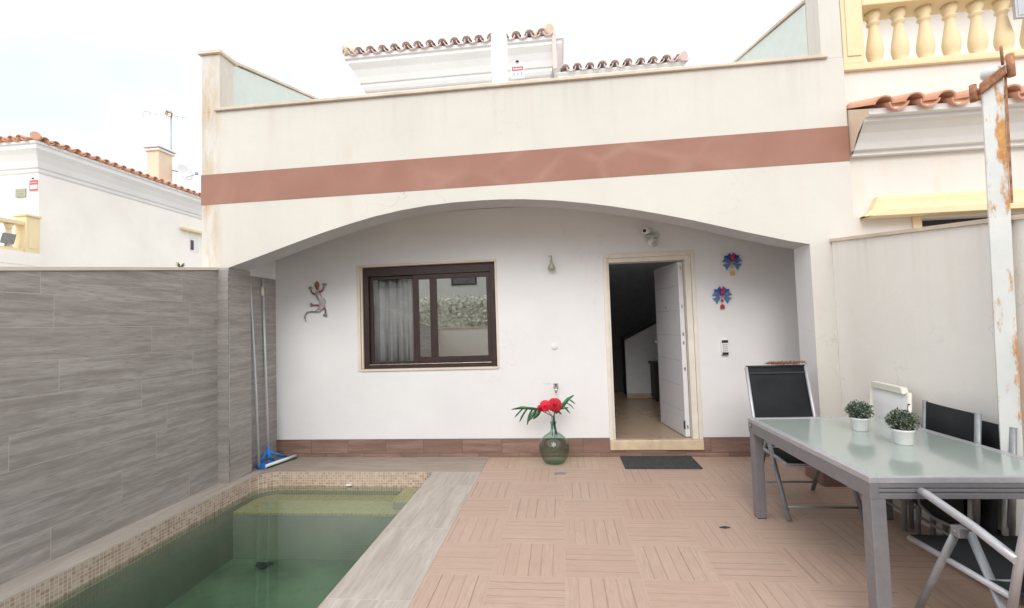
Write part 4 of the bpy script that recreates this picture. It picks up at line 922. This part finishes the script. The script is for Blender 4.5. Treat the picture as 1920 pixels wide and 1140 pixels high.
# ------------------------------------------------------------------ folding chairs
def tb(bm, pts, r=.012, n=10, flat=1.0): tube(bm, pts, r, n, flat=flat)
def fold_chair(name, loc, rz, label, group, wdt=.53):
    """local: +y = forwards"""
    t = thing(name, loc, label, 'chair', group, rz); h = wdt/2
    for sx in (-1, 1):
        bm = nb(); tb(bm, [(sx*h,.005,.605),(sx*h,.32,.012)], .019, flat=.6); obj('front_leg', bm, 'tube', t, False)
        bm = nb(); tb(bm, [(sx*(h-.03),-.015,.600),(sx*(h-.03),-.33,.012)], .019, flat=.6); obj('rear_leg', bm, 'tube', t, False)
        bm = nb(); tb(bm, [(sx*h,-.255,.60),(sx*h,-.08,.645),(sx*h,.16,.69),(sx*h,.20,.693)], .0185, 12); obj('armrest', bm, 'alu_l', t, False)
        bm = nb(); tb(bm, [(sx*(h-.012),-.20,.375),(sx*(h-.012),-.25,.60),(sx*(h-.012),-.372,1.09)], .0145); obj('back_frame', bm, 'alu_l', t, False)
        bm = nb(); tb(bm, [(sx*(h-.012),.315,.425),(sx*(h-.012),-.22,.440)], .0135); obj('seat_rail', bm, 'alu_l', t, False)
        bm = nb(); box(bm, sx*h-.02, sx*h+.02, -.025, .02, .575, .615); tube(bm, [(sx*h-.025,-.003,.597),(sx*h+.025,-.003,.597)], .007, 8); obj('pivot_bracket', bm, 'alu', t, False, .003)
    bm = nb(); tb(bm, [(-h,.275,.095),(h,.275,.095)], .009); obj('front_crossbar', bm, 'tube', t, False)
    bm = nb(); tb(bm, [(-h+.03,-.285,.095),(h-.03,-.285,.095)], .009); obj('rear_crossbar', bm, 'tube', t, False)
    bm = nb(); tb(bm, [(-h+.03,-.10,.44),(h-.03,-.10,.44)], .009); tb(bm, [(-h+.012,.31,.412),(h-.012,.31,.412)], .009); obj('seat_crossbar', bm, 'tube', t, False)
    def sling(name, rows):
        bm = nb(); prev = None; n = 10
        for (y, z, sag) in rows:
            cur = [bm.verts.new((-(h-.018) + (2*h-.036)*k/n, y + (sag*4*(k/n)*(1-k/n) if name == 'backrest' else 0)*-1, z - (sag*4*(k/n)*(1-k/n) if name == 'seat' else 0))) for k in range(n+1)]
            if prev:
                for k in range(n): fc = bm.faces.new((prev[k],prev[k+1],cur[k+1],cur[k])); fc.smooth = True
            prev = cur
        o = obj(name, bm, 'sling', t, False, fix=True); so_ = o.modifiers.new('s','SOLIDIFY'); so_.thickness = .005; so_.offset = 0
        return o
    sling('seat', [(.32,.437,.004),(.2,.440,.012),(.05,.443,.016),(-.1,.447,.012),(-.215,.452,.004)])
    sl_ = sling('backrest', [(-.222,.47,.004),(-.256,.62,.010),(-.302,.80,.012),(-.342,.96,.010),(-.373,1.09,.002)])
    bm = nb(); box(bm, -h+.02, h-.02, -.358, -.352, 1.028, 1.042); obj('seam', bm, 'slingseam', t, False)
    bm = nb(); tb(bm, [(-h+.014,-.374,1.092),(h-.014,-.374,1.092)], .010); obj('top_rail', bm, 'black', t, False)
    return t
chA = fold_chair('folding_chair', (1.905,4.02,0), pi, 'upright black sling folding chair behind the far end of the glass table', 'black folding garden chairs')
chC = dup(chA, (1.935,2.21,0), 0, 'black sling folding chair at the near end of the table, its silver armrest in front', 'black folding garden chairs')

def folded(loc, rz, lean, label, wdt, hgt, sl_mat, fr_mat, name='folded_chair', group='folded chairs leaning on the right wall'):
    """stands with its broad side along local x, leans towards local +y"""
    t = thing(name, loc, label, 'chair', group, rz); h = wdt/2
    def L(x, y, z): return (x, y + z*lean, z)
    for sx in (-1, 1):
        bm = nb(); tube(bm, [L(sx*h,0,.27), L(sx*h,0,hgt)], .02, 10, flat=.7); obj('back_frame', bm, fr_mat, t, False)
        bm = nb(); tube(bm, [L(sx*(h-.0),-.03,.01), L(sx*(h-.0),-.03,.62)], .016, 10); obj('front_leg', bm, 'tube', t, False)
        bm = nb(); tube(bm, [L(sx*(h-.04),.035,.01), L(sx*(h-.04),.03,.62)], .016, 10); obj('rear_leg', bm, 'tube', t, False)
        bm = nb(); tube(bm, [L(sx*(h+.03),-.02,.33), L(sx*(h+.03),-.02,.76)], .019, 10, flat=.7); obj('armrest', bm, fr_mat, t, False)
    def panel(nm, z0, z1, yo, mat, bow):
        bm = nb(); prev = None; n = 10
        for j in range(5):
            z = z0+(z1-z0)*j/4
            cur = [bm.verts.new(L(-h-.015+(wdt-.005)*k/n, yo - bow*4*(k/n)*(1-k/n), z)) for k in range(n+1)]
            if prev:
                for k in range(n): fc = bm.faces.new((prev[k],prev[k+1],cur[k+1],cur[k])); fc.smooth = True
            prev = cur
        o = obj(nm, bm, mat, t, False); m_ = o.modifiers.new('s','SOLIDIFY'); m_.thickness = .006; m_.offset = 0
    panel('backrest', .46, hgt-.005, 0, sl_mat, .012); panel('seat', .22, .60, -.055, sl_mat, .02)
    bm = nb(); tube(bm, [L(-h,-.03,.13), L(h,-.03,.13)], .010, 8); tube(bm, [L(-h,.035,.17), L(h,.035,.17)], .010, 8); obj('crossbar', bm, 'tube', t, False)
    bm = nb(); tube(bm, [L(-h+.01,-.05,.34), L(-h*.6,-.075,.24), L(0,-.08,.21), L(h*.6,-.075,.22), L(h-.01,-.05,.26)], .009, 8); obj('seat_edge', bm, 'tube', t, False)
    return t
rzW = -pi/2 - math.atan(SP)*1
fc1 = folded((2.41,3.29,0), rzW, .075, 'nearer of two folded black sling chairs leaning on the right wall behind the table', .46, .925, 'sling', 'tube')
fc2 = dup(fc1, (2.49,3.17,0), rzW, 'folded black chair squeezed against the right wall behind the other folded one', 'folded chairs leaning on the right wall')
fc2.scale = (1,1,.94)
fc3 = folded((2.40,3.80,0), rzW, .06, 'folded white plastic chair with cream rim leaning on the right wall behind the potted plants', .46, .97, 'whiteplastic', 'creamplastic')
bm = nb()
pts = [(-.20,.60),(.20,.60),(.20,.93),(.17,.985),(-.17,.985),(-.20,.93)]
prism(bm, [( -.205,.955),(.205,.955),(.185,1.0),(-.185,1.0)], 1, .03, .075); o = obj('top_rim', bm, 'creamplastic', fc3, False, .006)
# dark cushion roll on the floor by the wall
bm = nb(); tube(bm, [(2.40,2.62,.13),(2.40,2.80,.135),(2.38,3.05,.13)], .11, 16, radii=[.10,.115,.105]); box(bm, 2.36,2.50,2.86,3.06,.236,.262)
o = obj('rolled_cushion', bm, 'sling', bevel=.01); tag(o, 'rolled black cushion on the floor by the right wall behind the near chair', 'cushion')
# twigs on the chair back
bm = nb()
for i in range(60):
    x = 1.82+random.random()*.28; y = 4.40+random.uniform(-.03,.02); z = 1.108+random.random()*.012
    a = random.uniform(-.5,.5); l = random.uniform(.03,.07)
    tube(bm, [(x,y,z),(x+l*cos(a),y+random.uniform(-.02,.02),z+l*abs(sin(a))*.6+.004),(x+l*cos(a)*1.6,y+random.uniform(-.03,.03),z+random.uniform(0,.025))], .0028, 4)
for i in range(50):
    x = 1.84+random.random()*.27; y = 4.40+random.uniform(-.03,.02); z = 1.112+random.random()*.022; r = .012
    p = [Vector((x,y,z))+Vector((random.uniform(-r,r),random.uniform(-r,r),random.uniform(-r,r))) for _ in range(3)]
    bm.faces.new([bm.verts.new(q) for q in p])
o = obj('dry_twigs', bm, 'twig'); tag(o, 'bundle of dry brown twigs lying on top of the upright chair back', 'twigs')

# ------------------------------------------------------------------ potted boxwood balls
def pot_plant(loc, label, sc, seed, sprig=False):
    random.seed(seed)
    t = thing('potted_plant', loc, label, 'potted plant', 'boxwood balls in white pots')
    bm = nb(); lathe(bm, [(.040*sc,0),(.043*sc,.004),(.050*sc,.070*sc),(.053*sc,.072*sc),(.054*sc,.082*sc),(.049*sc,.082*sc),(.046*sc,.068*sc)], (0,0,0), 28); obj('pot', bm, 'whiteplastic', t, False)
    bm = nb(); cz = .126*sc; R = .070*sc
    sphere(bm, (0,0,cz), R*.80, 1, 1, .80, 14, 10)
    core = obj('leaf_core', bm, 'box1', t, False)
    bms = [nb(), nb(), nb()]
    for i in range(1500):
        d = Vector((random.gauss(0,1),random.gauss(0,1),random.gauss(0,1))).normalized()
        rr = R*random.uniform(.70,1.06)*(1+.12*sin(d.x*7+seed)*cos(d.y*6+d.z*5))
        p = Vector((d.x*rr, d.y*rr, cz + d.z*rr*.80))
        if p.z < .080*sc: continue
        a = Vector((random.gauss(0,1),random.gauss(0,1),random.gauss(0,1))).normalized(); a = (a + d*.6).normalized()
        b_ = a.cross(Vector((random.gauss(0,1),random.gauss(0,1),random.gauss(0,1)))).normalized()
        L_ = random.uniform(.008,.013)*sc; w_ = L_*.33
        k = random.random(); bb = bms[0 if k < .38 else 1 if k < .82 else 2]
        q = [p, p+a*L_*.5+b_*w_, p+a*L_, p+a*L_*.5-b_*w_]
        bb.faces.new([bb.verts.new(v) for v in q])
    for bb, mm in zip(bms, ('box1','box2','box3')): obj('foliage', bb, mm, t, False, fix=False)
    if sprig:
        bm = nb(); tube(bm, [(.03*sc,0,cz+R*.6),(.033*sc,0,cz+R*1.0),(.036*sc,0,cz+R*1.22)], .0022, 5); sphere(bm, (.04*sc,0,cz+R*1.25), .006, 1.4, 1, .8, 8, 6); obj('sprig', bm, 'box1', t, False)
    return t
pot_plant((2.0,3.40,.7497), 'boxwood ball in a white pot, the farther of two on the glass table', 1.06, 3)
pot_plant((2.03,3.045,.7497), 'boxwood ball in a white pot with a loose sprig, nearer one on the glass table', 1.10, 9, True)

# ------------------------------------------------------------------ vase with flowers
V = thing('demijohn_vase', (-.13,5.17,0), 'round green glass demijohn standing on the floor by the porch wall', 'vase')
prof = [(.0,.004),(.095,.004),(.115,.012),(.150,.07),(.166,.14),(.165,.19),(.145,.25),(.105,.295),(.060,.325),(.036,.345),(.030,.37),(.029,.43),(.035,.435),(.035,.45),(.025,.452),(.024,.37)]
bm = nb(); lathe(bm, prof, (0,0,.001), 36, cap=False); obj('glass_body', bm, 'bottle', V, False, fix=True)
FL = thing('flower_bouquet', (-.13,5.17,.45), 'red flowers and split green leaves standing in the green glass demijohn', 'flowers')
vx, vy = -.13, 5.17
def P_(dx, dz, dy=0): return Vector((vx+dx, vy+dy, dz))
SCL = .00632
def fp(x, y, dy=0): # from a sketch grid over the bouquet (6.33 grid units = one centimetre-ish step)
    return P_((x-570)/6.33*.00597, .02+(955-y)/6.33*.00597, dy)
for pts, r in (([fp(600,650), fp(575,540), fp(570,440), fp(500,400), fp(440,370)], .005), ([fp(590,640), fp(580,520), fp(575,430), fp(600,380), fp(650,330)], .005), ([fp(610,660), fp(590,520), fp(585,420), fp(590,330)], .005), ([fp(555,660), fp(560,520), fp(555,430), fp(500,350)], .004), ([fp(530,840),fp(555,760),fp(590,640)], .003)):
    bm = nb(); tube(bm, pts, r, 7); obj('stem', bm, 'stem', FL)
def ribbon(bm, pts, wds, up_=Vector((0,-.25,1))):
    prev = None
    for i, (p, w_) in enumerate(zip(pts, wds)):
        d = (pts[min(i+1,len(pts)-1)] - pts[max(i-1,0)]).normalized(); s_ = d.cross(Vector((0,1,.25))).normalized()
        cur = [bm.verts.new(p - s_*w_), bm.verts.new(p + Vector((0,-w_*.25,0))), bm.verts.new(p + s_*w_)]
        if prev:
            for k in (0,1):
                fc = bm.faces.new((prev[k],prev[k+1],cur[k+1],cur[k])); fc.smooth = True
        prev = cur
def leaf_obj(fingers, mat):
    bm = nb()
    for pts, wd in fingers:
        n = len(pts); ribbon(bm, pts, [wd*(.55+.45*sin(pi*min(1,(i+.6)/n)))*(1 if i < n-1 else .35) for i in range(n)])
    o = obj('leaf', bm, mat, FL, fix=False); o.modifiers.new('s','SOLIDIFY').thickness = .0015
k1 = .012
leaf_obj([([fp(440,370), fp(400,350,-.02), fp(330,335,-.04), fp(250,325,-.05), fp(180,325,-.05), fp(85,340,-.05)], .017),
          ([fp(220,335,-.04), fp(180,370,-.05), fp(150,400,-.06), fp(122,430,-.07)], .009),
          ([fp(270,340,-.04), fp(235,380,-.05), fp(205,430,-.06), fp(178,482,-.07)], .011),
          ([fp(330,345,-.04), fp(300,400,-.05), fp(282,460,-.06), fp(265,520,-.07)], .013),
          ([fp(380,350,-.03), fp(345,390,-.05), fp(320,430,-.06), fp(290,470,-.07)], .018),
          ([fp(420,360,-.02), fp(400,390,-.04), fp(370,420,-.05), fp(340,455,-.06)], .022),
          ([fp(300,330,-.04), fp(240,318,-.05), fp(190,308,-.05)], .013)], 'leaf')
leaf_obj([([fp(600,400), fp(650,340,-.03), fp(700,290,-.04), fp(750,230,-.05), fp(820,185,-.05)], .022),
          ([fp(760,230,-.05), fp(800,255,-.06), fp(835,285,-.06)], .009),
          ([fp(730,270,-.04), fp(780,300,-.05), fp(820,345,-.06)], .007),
          ([fp(700,310,-.04), fp(735,350,-.05), fp(772,392,-.06)], .011),
          ([fp(660,340,-.03), fp(700,330,-.05), fp(755,325,-.06)], .014),
          ([fp(630,370,-.02), fp(660,395,-.04), fp(672,400,-.05)], .013)], 'leaf2')
def bloom(c, R, mat, seed, nm='bloom'):
    random.seed(seed); bm = nb()
    for ring in range(5):
        n = 7 + ring*4; rad = R*(.2+.2*ring); tilt = .2+.22*ring
        for k in range(n):
            a = 2*pi*(k+.5*(ring%2))/n + random.uniform(-.15,.15)
            d = Vector((cos(a), -.55, sin(a))).normalized() if ring < 4 else Vector((cos(a), -.05, sin(a)))
            base = c + Vector((cos(a)*rad*.35, -.012*(5-ring), sin(a)*rad*.35)); tip = c + Vector((cos(a)*rad, -.016*(5-ring)*(.8+.4*random.random()), sin(a)*rad))
            s_ = Vector((-sin(a), 0, cos(a)))*R*(.16+.02*ring)
            mid = (base+tip)/2 + Vector((0,-.010,0)); ts = [base - s_*.5, base + s_*.5, mid + s_*1.1, tip + s_*.75 + Vector((0,.006,0)), tip*1.0 + (tip-base).normalized()*.004, tip - s_*.75 + Vector((0,.006,0)), mid - s_*1.1]
            bm.faces.new([bm.verts.new(q) for q in ts])
    o = obj(nm, bm, mat, FL, fix=False); o.modifiers.new('s','SOLIDIFY').thickness = .0012
    bm = nb(); sphere(bm, c, R*.6, 1, .5, 1, 12, 8); obj('bloom_core', bm, 'red', FL)
bloom(fp(595,295,-.03), .076, 'red', 1); bloom(fp(485,305,-.03), .062, 'red2', 2); bloom(fp(425,335,-.01), .035, 'red', 4)

# ------------------------------------------------------------------ doormat, drain
bm = nb(); box(bm, .605,1.385,4.945,5.375,.001,.014); o = obj('doormat', bm, 'mat', bevel=.004); tag(o, 'charcoal doormat on the floor in front of the open door', 'doormat')
bm = nb(); box(bm, -.06,.06,-.025,.025,0,.004)
for k in range(5): box(bm, -.05+k*.022,-.04+k*.022,-.018,.018,.0041,.006)
o = obj('floor_drain', bm, 'tube'); o.location = (-.071,4.80,.001); tag(o, 'small grey drain cover in the floor in front of the demijohn', 'drain')

# ------------------------------------------------------------------ pool poles in the corner
t = thing('pool_vacuum', (-3.40,5.1,0), 'long white pole with a blue triangular pool vacuum head, right hand one in the corner', 'pool tool', 'pool poles leaning in the left corner')
bm = nb(); tube(bm, [(-3.455,5.09,.17),(-3.53,5.16,1.2),(-3.535,5.13,2.19)], .014, 12); obj('pole', bm, 'pole', t)
bm = nb(); tube(bm, [(-3.455,5.09,.20),(-3.455,5.09,.12),(-3.44,5.08,.07)], .022, 12); obj('swivel', bm, 'blue', t)
bm = nb()
a_, b_, c_ = Vector((-3.455,5.07,.16)), Vector((-3.50,4.955,.03)), Vector((-3.335,5.30,.03))
tube(bm, [a_, b_], .017, 8); tube(bm, [a_, c_], .013, 8); tube(bm, [a_, (b_+c_)/2], .015, 8); tube(bm, [b_+Vector((.0,0,0)), c_], .012, 8)
prism(bm, [(-3.50,4.93),(-3.39,4.90),(-3.37,4.98),(-3.46,5.02)], 2, .012, .055); obj('head', bm, 'blue', t)
bm = nb(); tube(bm, [(-3.385,4.93,.032),(-3.315,5.16,.034),(-3.27,5.34,.034)], .019, 10); obj('brush_bar', bm, 'whiteplastic', t)
bm = nb(); box(bm, -.012,.012,-.2,.2,0,.018); o = obj('bristles', bm, 'stem', t, False); o.location = Vector((-3.31,5.13,.005)) - t.location; o.rotation_euler = (0,0,-radians(16))
bm = nb(); tube(bm, [(-3.534,5.125,1.98),(-3.5345,5.12,2.09)], .019, 10); obj('grip_collar', bm, 'creamplastic', t)
t = thing('pool_pole', (-3.45,4.93,0), 'thin white telescopic pole with a dark blue foot, left hand one in the corner', 'pool tool', 'pool poles leaning in the left corner')
bm = nb(); tube(bm, [(-3.455,4.925,.03),(-3.50,4.93,1.1),(-3.527,4.915,1.9),(-3.531,4.91,2.18)], .0125, 12, radii=[.0135,.0135,.010,.010]); obj('pole', bm, 'pole', t)
bm = nb(); tube(bm, [(-3.455,4.925,.004),(-3.455,4.925,.045)], .02, 12); obj('foot_cap', bm, 'glassnavy', t)

# a weed on the left wall
bm = nb(); random.seed(5)
for i in range(14):
    p = Vector((-3.68,4.1,2.20)); a = random.uniform(0,2*pi); q = p+Vector((.05*cos(a),.05*sin(a),random.uniform(.02,.06)))
    s_ = Vector((-sin(a),cos(a),0))*.008; bm.faces.new([bm.verts.new(x) for x in (p, (p+q)/2+s_, q, (p+q)/2-s_)])
o = obj('small_weed', bm, 'box3', fix=False); tag(o, 'tiny green weed growing on top of the left garden wall', 'weed')
